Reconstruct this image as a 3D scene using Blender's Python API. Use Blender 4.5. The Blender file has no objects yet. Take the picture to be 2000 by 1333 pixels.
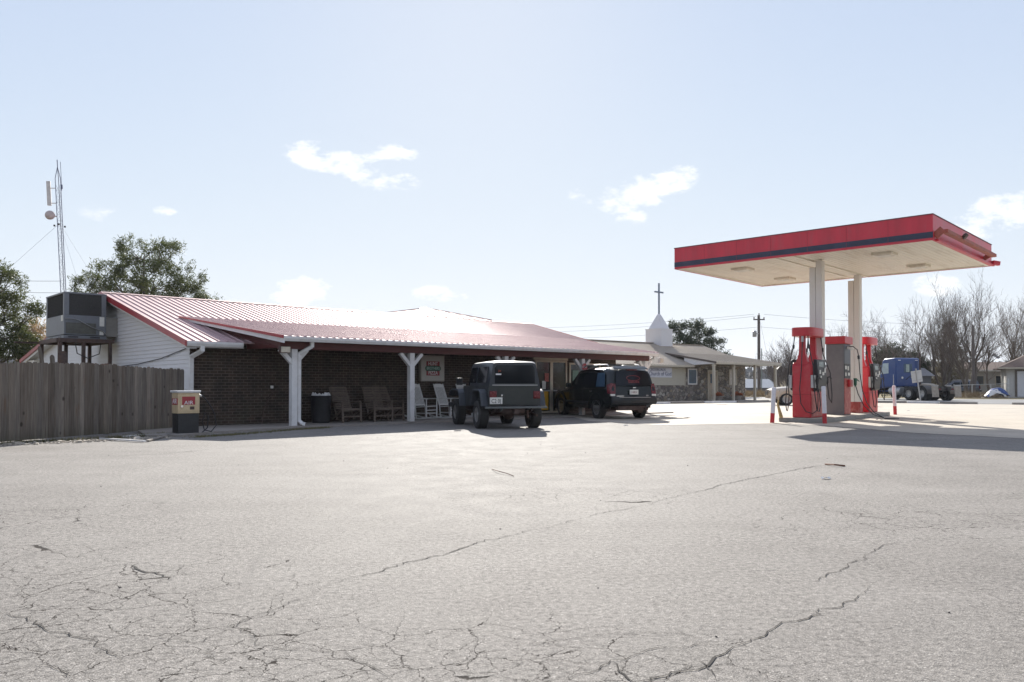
import bpy, bmesh, math, random
from mathutils import Vector, Matrix, Euler
from math import radians as R, sin, cos, pi, atan2, sqrt

# ------------------------------------------------------------------ camera
scene = bpy.context.scene
COL = scene.collection
FPX, HZ, PITCH, CAMZ = 1560.0, 753.0, R(1.0), 1.15
SH = (HZ - 666.5) - FPX * math.tan(PITCH)
cam_d = bpy.data.cameras.new('camera'); cam = bpy.data.objects.new('camera', cam_d); COL.objects.link(cam)
cam_d.sensor_width = 36.0; cam_d.lens = 36.0 * FPX / 2000.0
cam_d.shift_y = SH / 2000.0
cam_d.clip_start = 0.1; cam_d.clip_end = 6000
cam.location = (0, 0, CAMZ); cam.rotation_euler = (R(90) + PITCH, 0, 0)
scene.camera = cam
scene.render.resolution_x = 1024; scene.render.resolution_y = 682
# ------------------------------------------------------------------ light
SUN_EL, SUN_AZ = 27.6, 2.5          # degrees; azimuth measured left of straight ahead (+Y)
sun_dir = Vector((-sin(R(SUN_AZ)) * cos(R(SUN_EL)), cos(R(SUN_AZ)) * cos(R(SUN_EL)), sin(R(SUN_EL))))
sl = bpy.data.lights.new('sun', 'SUN'); sun = bpy.data.objects.new('sun', sl); COL.objects.link(sun)
sl.energy = 4.6; sl.angle = R(0.53); sl.color = (1.0, 0.95, 0.87)
sun.rotation_euler = (-sun_dir).to_track_quat('-Z', 'Y').to_euler(); sun.location = (0, 0, 40)
scene.view_settings.view_transform = 'Standard'; scene.view_settings.look = 'None'
scene.view_settings.gamma = 1.0; scene.view_settings.exposure = 1.0

w = bpy.data.worlds.new('World'); scene.world = w; w.use_nodes = True
nt = w.node_tree; N = nt.nodes; LK = nt.links; N.clear()
def nd(t, **k):
    n = N.new(t)
    for a, b in k.items(): setattr(n, a, b)
    return n
def wm(op, a, b=None, c=None, clamp=False):
    n = N.new('ShaderNodeMath'); n.operation = op; n.use_clamp = clamp
    for i, v in enumerate((a, b, c)):
        if v is None: continue
        if isinstance(v, (int, float)): n.inputs[i].default_value = v
        else: LK.new(v, n.inputs[i])
    return n.outputs[0]
sky = nd('ShaderNodeTexSky', sky_type='NISHITA', sun_disc=False)
sky.sun_elevation = R(SUN_EL); sky.sun_rotation = R(-SUN_AZ)
sky.air_density = 1.0; sky.dust_density = 0.2; sky.ozone_density = 3.0; sky.altitude = 200
bg = nd('ShaderNodeBackground'); bg.inputs['Strength'].default_value = 0.1
out = nd('ShaderNodeOutputWorld')
tc = nd('ShaderNodeTexCoord'); sep = nd('ShaderNodeSeparateXYZ'); LK.new(tc.outputs['Generated'], sep.inputs[0])
yy = wm('MAXIMUM', sep.outputs[1], 0.02)
U = wm('DIVIDE', sep.outputs[0], yy); V = wm('DIVIDE', sep.outputs[2], yy)
cmb = nd('ShaderNodeCombineXYZ'); LK.new(U, cmb.inputs[0]); LK.new(V, cmb.inputs[1])
nz = nd('ShaderNodeTexNoise'); nz.inputs['Scale'].default_value = 20; nz.inputs['Detail'].default_value = 9; nz.inputs['Roughness'].default_value = 0.66
mp = nd('ShaderNodeMapping'); mp.inputs['Scale'].default_value = (0.8, 1.5, 1); LK.new(cmb.outputs[0], mp.inputs[0]); LK.new(mp.outputs[0], nz.inputs['Vector'])
# each cloud: direction (as tangents from straight ahead), half sizes, slope, weight
CL = [(-0.205, 0.277, .105, .026, -0.28, 1.0), (-0.150, 0.290, .040, .017, -0.1, .8), (0.112, 0.240, .050, .022, -0.1, .9), (0.180, 0.250, .062, .028, 0.3, 1.0),
      (0.145, 0.228, .040, .030, 0.0, .8), (0.610, 0.215, .085, .030, 0.25, 1.0), (-0.262, 0.120, .050, .024, 0.1, .85), (-0.437, 0.219, .020, .008, -0.2, .6),
      (0.535, 0.127, .040, .018, 0.0, .7), (-0.090, 0.115, .06, .012, -0.1, .45), (0.335, 0.123, .05, .010, -0.15, .6), (-0.50, .214, .05, .012, -.1, .3), (1.3, .35, .25, .07, .1, .8), (-1.5, .3, .3, .06, 0, .8)]
mask = None
for (u, v, a, b, s, wt) in CL:
    du = wm('SUBTRACT', U, u); dv = wm('SUBTRACT', V, v)
    dv = wm('MULTIPLY_ADD', du, -s, dv)
    q = wm('ADD', wm('POWER', wm('ABSOLUTE', wm('DIVIDE', du, a)), 2.0), wm('POWER', wm('ABSOLUTE', wm('DIVIDE', dv, b)), 2.0))
    m = wm('MULTIPLY', wm('SUBTRACT', 1.0, q, clamp=True), wt)
    mask = m if mask is None else wm('MAXIMUM', mask, m)
cl = wm('MULTIPLY_ADD', wm('SUBTRACT', nz.outputs[0], 0.5), 5.2, wm('MULTIPLY', mask, .85))
cl = wm('MULTIPLY', wm('MULTIPLY', wm('SUBTRACT', cl, 0.30), 1.05, clamp=True), wm('MULTIPLY', mask, 3.0, clamp=True), clamp=True)
cl = wm('MULTIPLY', cl, wm('GREATER_THAN', sep.outputs[1], 0.03))
# soft shoulder on the sky's brightness, as thin winter haze gives, plus a pale veil
sc_ = nd('ShaderNodeSeparateColor'); LK.new(sky.outputs[0], sc_.inputs[0]); cc_ = nd('ShaderNodeCombineColor')
for i, (k, v) in enumerate(((.162, .446), (.190, .464), (.29, .496))):
    e = wm('POWER', 2.71828, wm('MULTIPLY', sc_.outputs[i], -k))
    LK.new(wm('MULTIPLY_ADD', wm('SUBTRACT', 1.0, e), 2.7, 4.35 * v), cc_.inputs[i])
# moist air whitening towards the horizon
hzf = wm('MULTIPLY', wm('POWER', 2.71828, wm('MULTIPLY', wm('MAXIMUM', sep.outputs[2], 0.0), -5.0)), 0.85)
hzm = nd('ShaderNodeMix', data_type='RGBA'); hzm.inputs[7].default_value = (4.6, 4.70, 4.86, 1); LK.new(hzf, hzm.inputs[0]); LK.new(cc_.outputs[0], hzm.inputs[6])
mixc = nd('ShaderNodeMix', data_type='RGBA'); mixc.inputs[7].default_value = (6.0, 6.0, 6.0, 1)
LK.new(cl, mixc.inputs[0]); LK.new(hzm.outputs[2], mixc.inputs[6])
LK.new(mixc.outputs[2], bg.inputs[0]); LK.new(bg.outputs[0], out.inputs[0])

# ------------------------------------------------------------------ helpers
def at(px, py, z=0.0):
    """photo pixel (2000 px wide) -> world point on the level z"""
    xc = (px - 1000) / FPX; yc = ((666.5 - py) + SH) / FPX
    d = Vector((xc, cos(PITCH) - yc * sin(PITCH), sin(PITCH) + yc * cos(PITCH)))
    t = (z - CAMZ) / d.z
    return Vector((d.x * t, d.y * t, z))
def atd(px, D): return Vector(((px - 1000) / FPX * D, D, 0))
def zat(py, D): return CAMZ + (HZ - py) / FPX * D

def tag(o, label=None, cat=None, group=None, kind=None):
    if label: o['label'] = label
    if cat: o['category'] = cat
    if group: o['group'] = group
    if kind: o['kind'] = kind
    return o
def thing(name, label, cat, loc=(0, 0, 0), rz=0.0, group=None):
    o = bpy.data.objects.new(name, None); COL.objects.link(o)
    o.location = loc; o.rotation_euler = (0, 0, rz); o.empty_display_size = .3
    return tag(o, label, cat, group)
def copy_tree(o, parent=None):
    c = o.copy(); COL.objects.link(c); c.parent = parent
    for ch in list(o.children): copy_tree(ch, c)
    return c

class MB:
    def __init__(s): s.v = []; s.f = []
    def add(s, vs, fs):
        b = len(s.v); s.v += [tuple(v) for v in vs]; s.f += [tuple(b + i for i in f) for f in fs]; return s
    def box(s, x0, x1, y0, y1, z0, z1, M=None):
        vs = [Vector((x, y, z)) for z in (z0, z1) for y in (y0, y1) for x in (x0, x1)]
        if M: vs = [M @ v for v in vs]
        return s.add(vs, [(0, 2, 3, 1), (4, 5, 7, 6), (0, 1, 5, 4), (2, 6, 7, 3), (0, 4, 6, 2), (1, 3, 7, 5)])
    def bar(s, p, q, w, h, up=(0, 0, 1)):
        p = Vector(p); q = Vector(q); d = (q - p).normalized(); up = Vector(up)
        sd = d.cross(up)
        if sd.length < 1e-4: sd = d.cross(Vector((1, 0, 0)))
        sd.normalize(); u = sd.cross(d)
        vs = [a + sd * (i * w / 2) + u * (j * h / 2) for a in (p, q) for (i, j) in ((-1, -1), (1, -1), (1, 1), (-1, 1))]
        return s.add(vs, [(0, 1, 2, 3), (7, 6, 5, 4), (0, 4, 5, 1), (1, 5, 6, 2), (2, 6, 7, 3), (3, 7, 4, 0)])
    def tube(s, pts, r, n=8, cap=True):
        pts = [Vector(p) for p in pts]; rs = r if isinstance(r, (list, tuple)) else [r] * len(pts)
        b = len(s.v); pu = None
        for i, p in enumerate(pts):
            d = (pts[min(i + 1, len(pts) - 1)] - pts[max(i - 1, 0)])
            if d.length < 1e-7: d = Vector((0, 0, 1))
            d.normalize()
            if pu is None:
                pu = d.cross(Vector((0, 0, 1)));
                if pu.length < 1e-3: pu = d.cross(Vector((1, 0, 0)))
            else:
                pu = pu - d * pu.dot(d)
                if pu.length < 1e-4: pu = d.orthogonal()
            pu.normalize(); pv = d.cross(pu)
            for k in range(n):
                a = 2 * pi * k / n; s.v.append(tuple(p + (pu * cos(a) + pv * sin(a)) * rs[i]))
        for i in range(len(pts) - 1):
            for k in range(n):
                a = b + i * n + k; c = b + i * n + (k + 1) % n; s.f.append((a, c, c + n, a + n))
        if cap:
            s.f.append(tuple(b + k for k in reversed(range(n)))); e = b + (len(pts) - 1) * n; s.f.append(tuple(e + k for k in range(n)))
        return s
    def cyl(s, p, q, r0, r1=None, n=16): return s.tube([p, q], [r0, r0 if r1 is None else r1], n)
    def prism(s, pts, d):
        """pts: planar 3-d outline, extruded by vector d"""
        pts = [Vector(p) for p in pts]; d = Vector(d); n = len(pts)
        return s.add(pts + [p + d for p in pts], [tuple(reversed(range(n))), tuple(range(n, 2 * n))] + [(i, (i + 1) % n, (i + 1) % n + n, i + n) for i in range(n)])
    def lathe(s, prof, axis='z', n=24, c=(0, 0, 0)):
        b = len(s.v); m = len(prof); c = Vector(c)
        for k in range(n):
            a = 2 * pi * k / n
            for (r, h) in prof:
                if axis == 'z': p = Vector((r * cos(a), r * sin(a), h))
                elif axis == 'x': p = Vector((h, r * cos(a), r * sin(a)))
                else: p = Vector((r * cos(a), h, r * sin(a)))
                s.v.append(tuple(c + p))
        for k in range(n):
            k2 = (k + 1) % n
            for i in range(m - 1): s.f.append((b + k * m + i, b + k2 * m + i, b + k2 * m + i + 1, b + k * m + i + 1))
        return s
    def grid(s, rows, close=False):
        b = len(s.v); m = len(rows[0])
        for r in rows: s.v += [tuple(p) for p in r]
        for i in range(len(rows) - 1):
            for j in range(m if close else m - 1):
                s.f.append((b + i * m + j, b + i * m + (j + 1) % m, b + (i + 1) * m + (j + 1) % m, b + (i + 1) * m + j))
        return s
    def quad(s, *p): return s.add(p, [tuple(range(len(p)))])
    def build(s, name, mat, parent=None, bevel=0, smooth=None, seg=2, recalc=True):
        me = bpy.data.meshes.new(name); me.from_pydata(s.v, [], s.f)
        if recalc or bevel:
            bm = bmesh.new(); bm.from_mesh(me)
            bmesh.ops.remove_doubles(bm, verts=bm.verts, dist=1e-5)
            if recalc: bmesh.ops.recalc_face_normals(bm, faces=bm.faces)
            bm.to_mesh(me); bm.free()
        if smooth is not None:
            for p in me.polygons: p.use_smooth = True
            me.set_sharp_from_angle(angle=R(smooth))
        me.materials.append(mat)
        o = bpy.data.objects.new(name, me); COL.objects.link(o); o.parent = parent
        if bevel:
            md = o.modifiers.new('bevel', 'BEVEL'); md.width = bevel; md.segments = seg; md.limit_method = 'ANGLE'; md.angle_limit = R(35); md.harden_normals = False
            for p in me.polygons: p.use_smooth = True
            me.set_sharp_from_angle(angle=R(50))
        return o
def struct(name, mb, mat, **k):
    o = mb.build(name, mat, None, **k); o['kind'] = 'structure'; return o

def text(name, body, size, mat, parent, M, ext=0.002, sx=1.0, align='CENTER'):
    cu = bpy.data.curves.new(name, 'FONT'); cu.body = body; cu.size = size; cu.align_x = align; cu.align_y = 'CENTER'; cu.extrude = ext; cu.resolution_u = 3
    t = bpy.data.objects.new(name, cu); COL.objects.link(t)
    bpy.context.view_layer.update()
    me = bpy.data.meshes.new_from_object(t.evaluated_get(bpy.context.evaluated_depsgraph_get()))
    COL.objects.unlink(t); bpy.data.objects.remove(t)
    me.transform(M @ Matrix.Diagonal((sx, 1, 1, 1))); me.materials.clear(); me.materials.append(mat)
    o = bpy.data.objects.new(name, me); COL.objects.link(o); o.parent = parent; return o
def face_M(o, right, up):
    """matrix whose x is right and y is up (for lettering on a face), origin o"""
    r = Vector(right).normalized(); u = Vector(up).normalized(); n = r.cross(u)
    M = Matrix.Identity(4)
    for i in range(3): M[i][0] = r[i]; M[i][1] = u[i]; M[i][2] = n[i]; M[i][3] = o[i]
    return M

# ------------------------------------------------------------------ materials
MATS = {}
class MT:
    def __init__(s, name):
        s.m = bpy.data.materials.new(name); s.m.use_nodes = True; s.t = s.m.node_tree; s.n = s.t.nodes; s.l = s.t.links
        s.b = s.n['Principled BSDF']; s.o = s.n['Material Output']; s._c = None
    def co(s):
        if s._c is None: s._c = s.n.new('ShaderNodeTexCoord').outputs['Object']
        return s._c
    def map(s, scale=(1, 1, 1), rot=(0, 0, 0), src=None):
        m = s.n.new('ShaderNodeMapping'); m.inputs['Scale'].default_value = scale; m.inputs['Rotation'].default_value = rot
        s.l.new(src or s.co(), m.inputs[0]); return m.outputs[0]
    def noise(s, scale, detail=4, rough=.55, vec=None, dist=0):
        n = s.n.new('ShaderNodeTexNoise'); n.inputs['Scale'].default_value = scale; n.inputs['Detail'].default_value = detail; n.inputs['Roughness'].default_value = rough; n.inputs['Distortion'].default_value = dist
        s.l.new(vec or s.co(), n.inputs['Vector']); return n.outputs[0]
    def vor(s, scale, feature='F1', vec=None, outp=0, rnd=1.0):
        n = s.n.new('ShaderNodeTexVoronoi'); n.feature = feature; n.inputs['Scale'].default_value = scale; n.inputs['Randomness'].default_value = rnd
        s.l.new(vec or s.co(), n.inputs['Vector']); return n.outputs[outp]
    def math(s, op, a, b=None, c=None, clamp=False):
        n = s.n.new('ShaderNodeMath'); n.operation = op; n.use_clamp = clamp
        for i, v in enumerate((a, b, c)):
            if v is None: continue
            if isinstance(v, (int, float)): n.inputs[i].default_value = v
            else: s.l.new(v, n.inputs[i])
        return n.outputs[0]
    def ramp(s, f, stops, interp='LINEAR'):
        n = s.n.new('ShaderNodeValToRGB'); n.color_ramp.interpolation = interp; e = n.color_ramp.elements
        while len(e) < len(stops): e.new(.5)
        for i, (p, c) in enumerate(stops):
            e[i].position = p; e[i].color = (c, c, c, 1) if isinstance(c, (int, float)) else (*c, 1)
        s.l.new(f, n.inputs[0]); return n.outputs[0]
    def mix(s, f, a, b, mode='MIX'):
        n = s.n.new('ShaderNodeMix'); n.data_type = 'RGBA'; n.blend_type = mode
        for i, v in ((0, f), (6, a), (7, b)):
            if isinstance(v, (int, float)):
                n.inputs[i].default_value = v if i == 0 else (v, v, v, 1)
            elif isinstance(v, tuple): n.inputs[i].default_value = (*v, 1)
            else: s.l.new(v, n.inputs[i])
        return n.outputs[2]
    def set(s, **k):
        for a, v in k.items():
            i = s.b.inputs[{'col': 'Base Color', 'rough': 'Roughness', 'metal': 'Metallic', 'spec': 'Specular IOR Level', 'coat': 'Coat Weight', 'alpha': 'Alpha', 'trans': 'Transmission Weight', 'crough': 'Coat Roughness'}[a]]
            if isinstance(v, (int, float)): i.default_value = v
            elif isinstance(v, tuple): i.default_value = (*v, 1)
            else: s.l.new(v, i)
        return s
    def bump(s, h, st=.3, d=.02):
        n = s.n.new('ShaderNodeBump'); n.inputs['Strength'].default_value = st; n.inputs['Distance'].default_value = d
        s.l.new(h, n.inputs['Height']); s.l.new(n.outputs[0], s.b.inputs['Normal']); return s
def pm(name, col, rough=.6, metal=0, var=.18, scale=6, bump=0, bscale=60, spec=.5, coat=0, stretch=(1, 1, 1), dirt=0, dirtcol=(.12, .09, .06), dscale=2.0):
    if name in MATS: return MATS[name]
    t = MT(name); v = t.map(stretch)
    n = t.noise(scale, 5, .6, v)
    a = tuple(c * (1 - var) for c in col); b = tuple(min(1, c * (1 + var)) for c in col)
    c = t.ramp(n, [(.3, a), (.7, b)])
    if dirt:
        d = t.ramp(t.noise(dscale, 8, .7, v), [(.5, 0.0), (.72, 1.0)])
        c = t.mix(t.math('MULTIPLY', d, dirt), c, dirtcol)
    r = t.math('MULTIPLY_ADD', n, .25, rough - .12, clamp=True)
    t.set(col=c, rough=r, metal=metal, spec=spec, coat=coat)
    if bump: t.bump(t.noise(bscale, 4, .6, v), bump, .01)
    MATS[name] = t.m; return t.m

def m_asphalt():
    t = MT('asphalt'); 
    big = t.noise(.35, 5, .6); mid = t.noise(2.2, 6, .65); agg = t.vor(85, 'F1'); fine = t.noise(170, 3, .7); g2 = t.noise(26, 8, .86)
    stre = t.noise(1.0, 5, .6, t.map((.25, 1.3, 1), (0, 0, .3)))
    c = t.ramp(big, [(.3, (.200, .184, .167)), (.7, (.250, .231, .210))])
    c = t.mix(.45, c, t.ramp(mid, [(.3, (.150, .138, .125)), (.7, (.290, .268, .244))]))
    c = t.mix(.35, c, t.ramp(stre, [(.35, (.142, .132, .122)), (.65, (.225, .211, .195))]))
    c = t.mix(.75, c, t.mix(1.0, c, t.ramp(fine, [(.34, .12), (.5, .95), (.68, 2.2)]), 'MULTIPLY'))
    c = t.mix(.85, c, t.mix(1.0, c, t.ramp(g2, [(.38, .25), (.48, .95), (.64, 1.75)]), 'MULTIPLY'))
    # pale stones in the mix
    sc = t.vor(60, 'F1', outp=1); sep = t.n.new('ShaderNodeSeparateColor'); t.l.new(sc, sep.inputs[0])
    pale = t.math('MULTIPLY', t.math('GREATER_THAN', sep.outputs[0], .93), t.math('LESS_THAN', t.vor(60), .3))
    c = t.mix(t.math('MULTIPLY', pale, .8), c, (.50, .47, .43))
    dark = t.math('MULTIPLY', t.math('LESS_THAN', sep.outputs[1], .06), t.math('LESS_THAN', t.vor(60), .4))
    c = t.mix(t.math('MULTIPLY', dark, .6), c, (.05, .048, .046))
    # crazed (alligator) cracking in worn areas: near left, near middle, a patch on the right
    sp = t.n.new('ShaderNodeSeparateXYZ'); t.l.new(t.co(), sp.inputs[0]); X, Y = sp.outputs[0], sp.outputs[1]
    def blob(x, y, a, b):
        q = t.math('ADD', t.math('POWER', t.math('ABSOLUTE', t.math('DIVIDE', t.math('SUBTRACT', X, x), a)), 2.0), t.math('POWER', t.math('ABSOLUTE', t.math('DIVIDE', t.math('SUBTRACT', Y, y), b)), 2.0))
        return t.math('SUBTRACT', 1.0, q, clamp=True)
    m1 = blob(-3.2, 3.6, 2.9, 2.9); m1 = t.math('MAXIMUM', m1, blob(-.6, 3.0, 2.2, 1.25)); m1 = t.math('MAXIMUM', m1, t.math('MULTIPLY', blob(3.6, 6.8, 2.2, 1.3), .62))
    m1 = t.math('MAXIMUM', m1, t.math('MULTIPLY', blob(-4.6, 7.0, 2.4, 2.0), .5)); m1 = t.math('MAXIMUM', m1, t.math('MULTIPLY', blob(.8, 8.4, 2.2, .9), .45))
    nv = t.n.new('ShaderNodeTexNoise'); nv.inputs['Scale'].default_value = 3.2; nv.inputs['Detail'].default_value = 6; nv.inputs['Roughness'].default_value = .62; t.l.new(t.co(), nv.inputs['Vector'])
    vm = t.n.new('ShaderNodeVectorMath'); vm.operation = 'MULTIPLY_ADD'; t.l.new(nv.outputs['Color'], vm.inputs[0]); vm.inputs[1].default_value = (.30, .30, 0); t.l.new(t.co(), vm.inputs[2])
    flat = t.map((1, 1, 0), src=vm.outputs[0])
    def crack(scale, wdt, thr, off):
        mpn = t.n.new('ShaderNodeMapping'); mpn.inputs['Location'].default_value = (off, off * .7, 0); t.l.new(flat, mpn.inputs[0])
        e = t.vor(scale, 'DISTANCE_TO_EDGE', mpn.outputs[0])
        gate = t.math('ADD', m1, t.math('MULTIPLY', t.math('SUBTRACT', t.noise(1.9, 4, .7), .5), 1.3))
        wv = t.math('MULTIPLY', t.math('MULTIPLY', t.math('SUBTRACT', gate, thr), 2.6, clamp=True), wdt)
        return t.math('SUBTRACT', 1.0, t.math('SMOOTH_MIN', t.math('DIVIDE', e, t.math('ADD', wv, 1e-5)), 1.0, .2), clamp=True)
    ck = t.math('MAXIMUM', crack(2.7, .0070, .17, 0), crack(6.5, .0095, .50, 3.7))
    ckc = t.ramp(ck, [(.0, 0.0), (.25, 1.0)])
    c = t.mix(t.math('MULTIPLY', ckc, .9), c, (.018, .014, .012))
    # an old tyre arc and a few faint oil stains
    (x1, y1), (x2, y2), (x3, y3) = (-1.79, 6.14), (-1.66, 5.17), (-1.39, 4.2)
    dd = 2 * (x1 * (y2 - y3) + x2 * (y3 - y1) + x3 * (y1 - y2)); q1, q2, q3 = x1 * x1 + y1 * y1, x2 * x2 + y2 * y2, x3 * x3 + y3 * y3
    ux = (q1 * (y2 - y3) + q2 * (y3 - y1) + q3 * (y1 - y2)) / dd; uy = (q1 * (x3 - x2) + q2 * (x1 - x3) + q3 * (x2 - x1)) / dd; ur = sqrt((x1 - ux) ** 2 + (y1 - uy) ** 2)
    dist = t.math('POWER', t.math('ADD', t.math('POWER', t.math('ABSOLUTE', t.math('SUBTRACT', X, ux)), 2.0), t.math('POWER', t.math('ABSOLUTE', t.math('SUBTRACT', Y, uy)), 2.0)), .5)
    arc = t.math('MULTIPLY', t.math('SUBTRACT', 1.0, t.math('DIVIDE', t.math('ABSOLUTE', t.math('SUBTRACT', dist, ur)), .05), clamp=True), blob(-1.62, 5.2, .9, 1.5))
    c = t.mix(t.math('MULTIPLY', arc, .22), c, (.09, .085, .08))
    oil = t.ramp(t.noise(1.3, 3, .5, t.map((1, 1, 1), (0, 0, 2))), [(.66, 0.0), (.74, 1.0)]); c = t.mix(t.math('MULTIPLY', oil, .28), c, (.10, .09, .082))
    worn = t.ramp(t.noise(.55, 6, .7, t.map((1, .6, 1), (0, 0, .7))), [(.42, 0.0), (.62, 1.0)]); c = t.mix(t.math('MULTIPLY', worn, .22), c, (.33, .31, .285))
    t.set(col=c, rough=t.ramp(mid, [(.3, .74), (.7, .88)]), spec=t.math('MULTIPLY', t.math('SUBTRACT', 1.0, ckc, clamp=True), t.ramp(mid, [(.3, .11), (.7, .18)])))
    h = t.math('ADD', t.math('MULTIPLY', agg, .55), t.math('ADD', t.math('MULTIPLY', fine, .5), t.math('ADD', t.math('MULTIPLY', g2, 1.1), t.math('MULTIPLY', mid, .5))))
    h = t.math('SUBTRACT', h, t.math('MULTIPLY', ckc, .6))
    t.bump(h, .6, .008); return t.m
def m_concrete(name='concrete', base=(.47, .42, .35)):
    t = MT(name); a = t.noise(.6, 6, .6); b = t.noise(7, 6, .7); f = t.noise(120, 3)
    d = tuple(x * .8 for x in base); l = tuple(x * 1.12 for x in base)
    c = t.ramp(a, [(.3, d), (.7, l)]); c = t.mix(.35, c, t.ramp(b, [(.3, tuple(x * .65 for x in base)), (.7, tuple(x * 1.2 for x in base))]))
    st = t.ramp(t.noise(.9, 7, .75, t.map((1, 1, 1), (0, 0, 1))), [(.56, 0.0), (.75, .7)]); c = t.mix(st, c, tuple(x * .45 for x in base))
    t.set(col=c, rough=.8, spec=.35); t.bump(t.math('ADD', f, b), .35, .006); return t.m
def m_brick():
    t = MT('brown_brick'); s = t.n.new('ShaderNodeSeparateXYZ'); t.l.new(t.co(), s.inputs[0]); c = t.n.new('ShaderNodeCombineXYZ')
    t.l.new(t.math('ADD', s.outputs[0], s.outputs[1]), c.inputs[0]); t.l.new(s.outputs[2], c.inputs[1])
    b = t.n.new('ShaderNodeTexBrick'); t.l.new(c.outputs[0], b.inputs['Vector']); b.inputs['Scale'].default_value = 1
    b.inputs['Brick Width'].default_value = .215; b.inputs['Row Height'].default_value = .082; b.inputs['Mortar Size'].default_value = .009; b.inputs['Mortar Smooth'].default_value = .15; b.inputs['Bias'].default_value = 0
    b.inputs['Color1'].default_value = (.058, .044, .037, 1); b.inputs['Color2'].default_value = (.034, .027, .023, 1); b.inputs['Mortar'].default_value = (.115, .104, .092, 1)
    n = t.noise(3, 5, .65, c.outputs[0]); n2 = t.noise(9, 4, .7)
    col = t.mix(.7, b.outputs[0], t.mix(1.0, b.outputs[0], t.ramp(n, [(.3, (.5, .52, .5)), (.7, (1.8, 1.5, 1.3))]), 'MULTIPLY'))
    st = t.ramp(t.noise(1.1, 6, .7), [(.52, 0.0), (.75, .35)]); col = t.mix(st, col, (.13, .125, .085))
    t.set(col=col, rough=.88, spec=.25); t.bump(t.math('ADD', t.math('MULTIPLY', b.outputs[1], -1.0), t.math('MULTIPLY', n2, .3)), .8, .008); return t.m
def m_stone():
    t = MT('field_stone'); v = t.map((1, 1, 1.35))
    e = t.vor(3.4, 'DISTANCE_TO_EDGE', v); cc = t.vor(3.4, 'F1', v, 1); sp = t.n.new('ShaderNodeSeparateColor'); t.l.new(cc, sp.inputs[0])
    c = t.ramp(sp.outputs[0], [(0, (.16, .13, .11)), (.35, (.33, .30, .26)), (.6, (.12, .105, .1)), (.8, (.27, .22, .16)), (1, (.42, .39, .34))])
    c = t.mix(.5, c, t.mix(1.0, c, t.ramp(t.noise(9, 5, .7), [(.3, .5), (.7, 1.5)]), 'MULTIPLY'))
    mort = t.ramp(e, [(.02, 1.0), (.06, 0.0)]); c = t.mix(mort, c, (.10, .092, .082))
    t.set(col=c, rough=.9); t.bump(t.ramp(e, [(.0, 0.0), (.12, 1.0)]), .8, .04); return t.m
def m_fence():
    t = MT('weathered_fence_wood'); s = t.n.new('ShaderNodeSeparateXYZ'); t.l.new(t.co(), s.inputs[0])
    idx = t.math('FLOOR', t.math('DIVIDE', s.outputs[0], .142)); wn = t.n.new('ShaderNodeTexWhiteNoise'); wn.noise_dimensions = '1D'; t.l.new(idx, wn.inputs['W'])
    g = t.noise(22, 6, .7, t.map((1.6, 1, .07))); g2 = t.noise(60, 3, .6, t.map((1.5, 1, .05)))
    c = t.ramp(wn.outputs[0], [(0, (.125, .102, .082)), (.35, (.20, .168, .136)), (.7, (.155, .135, .115)), (1, (.27, .23, .19))])
    c = t.mix(.75, c, t.mix(1.0, c, t.ramp(g, [(.3, .45), (.7, 1.5)]), 'MULTIPLY'))
    c = t.mix(.3, c, t.mix(1.0, c, t.ramp(g2, [(.3, .5), (.7, 1.4)]), 'MULTIPLY'))
    k = t.vor(2.6, 'F1', t.map((1.3, .0, .9))); kn = t.ramp(k, [(.08, 1.0), (.15, 0.0)]); c = t.mix(t.math('MULTIPLY', kn, .8), c, (.03, .024, .018))
    mo = t.math('MULTIPLY', t.ramp(s.outputs[2], [(.0, 1.0), (.28, 0.0)]), t.noise(5, 4)); c = t.mix(t.math('MULTIPLY', mo, .7), c, (.06, .065, .03))
    rst = t.ramp(t.noise(3, 5, .7, t.map((2.2, 1, .35))), [(.58, 0.0), (.72, .5)]); c = t.mix(rst, c, (.16, .085, .045))
    t.set(col=c, rough=.9, spec=.2); t.bump(t.math('ADD', g, t.math('MULTIPLY', g2, .5)), .5, .006); return t.m
def m_leaf(name, a, b, tr=.35):
    t = MT(name); g = t.n.new('ShaderNodeNewGeometry'); n = t.noise(1.2, 4, .6)
    c = t.mix(.5, t.ramp(n, [(.3, a), (.7, b)]), t.ramp(g.outputs['Random Per Island'], [(0, a), (1, b)]))
    t.set(col=c, rough=.55, spec=.4)
    tl = t.n.new('ShaderNodeBsdfTranslucent'); t.l.new(c, tl.inputs[0]); mx = t.n.new('ShaderNodeMixShader'); mx.inputs[0].default_value = tr
    t.l.new(t.b.outputs[0], mx.inputs[1]); t.l.new(tl.outputs[0], mx.inputs[2]); t.l.new(mx.outputs[0], t.o.inputs[0]); return t.m
def m_glass(name, col=(.02, .025, .03), rough=.04, alpha=1.0):
    t = MT(name); n = t.noise(2.0, 3); t.set(col=t.ramp(n, [(.3, tuple(c * .8 for c in col)), (.7, tuple(c * 1.2 for c in col))]), rough=rough, spec=.4, alpha=alpha)
    t.bump(t.noise(1.5, 2), .02, .02); return t.m
def m_ground():
    t = MT('dry_grass_ground'); a = t.noise(.05, 5, .6); b = t.noise(3, 6, .7)
    c = t.ramp(a, [(.35, (.20, .165, .095)), (.65, (.27, .215, .13))]); c = t.mix(.5, c, t.ramp(b, [(.3, (.09, .085, .045)), (.7, (.30, .25, .16))]))
    t.set(col=c, rough=.95, spec=.1); t.bump(b, .8, .05); return t.m
ASPH = m_asphalt(); CONC = m_concrete(); CONC2 = m_concrete('grey_concrete', (.30, .27, .24)); BRICK = m_brick(); STONE = m_stone(); FENCE = m_fence(); GROUND = m_ground()
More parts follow.
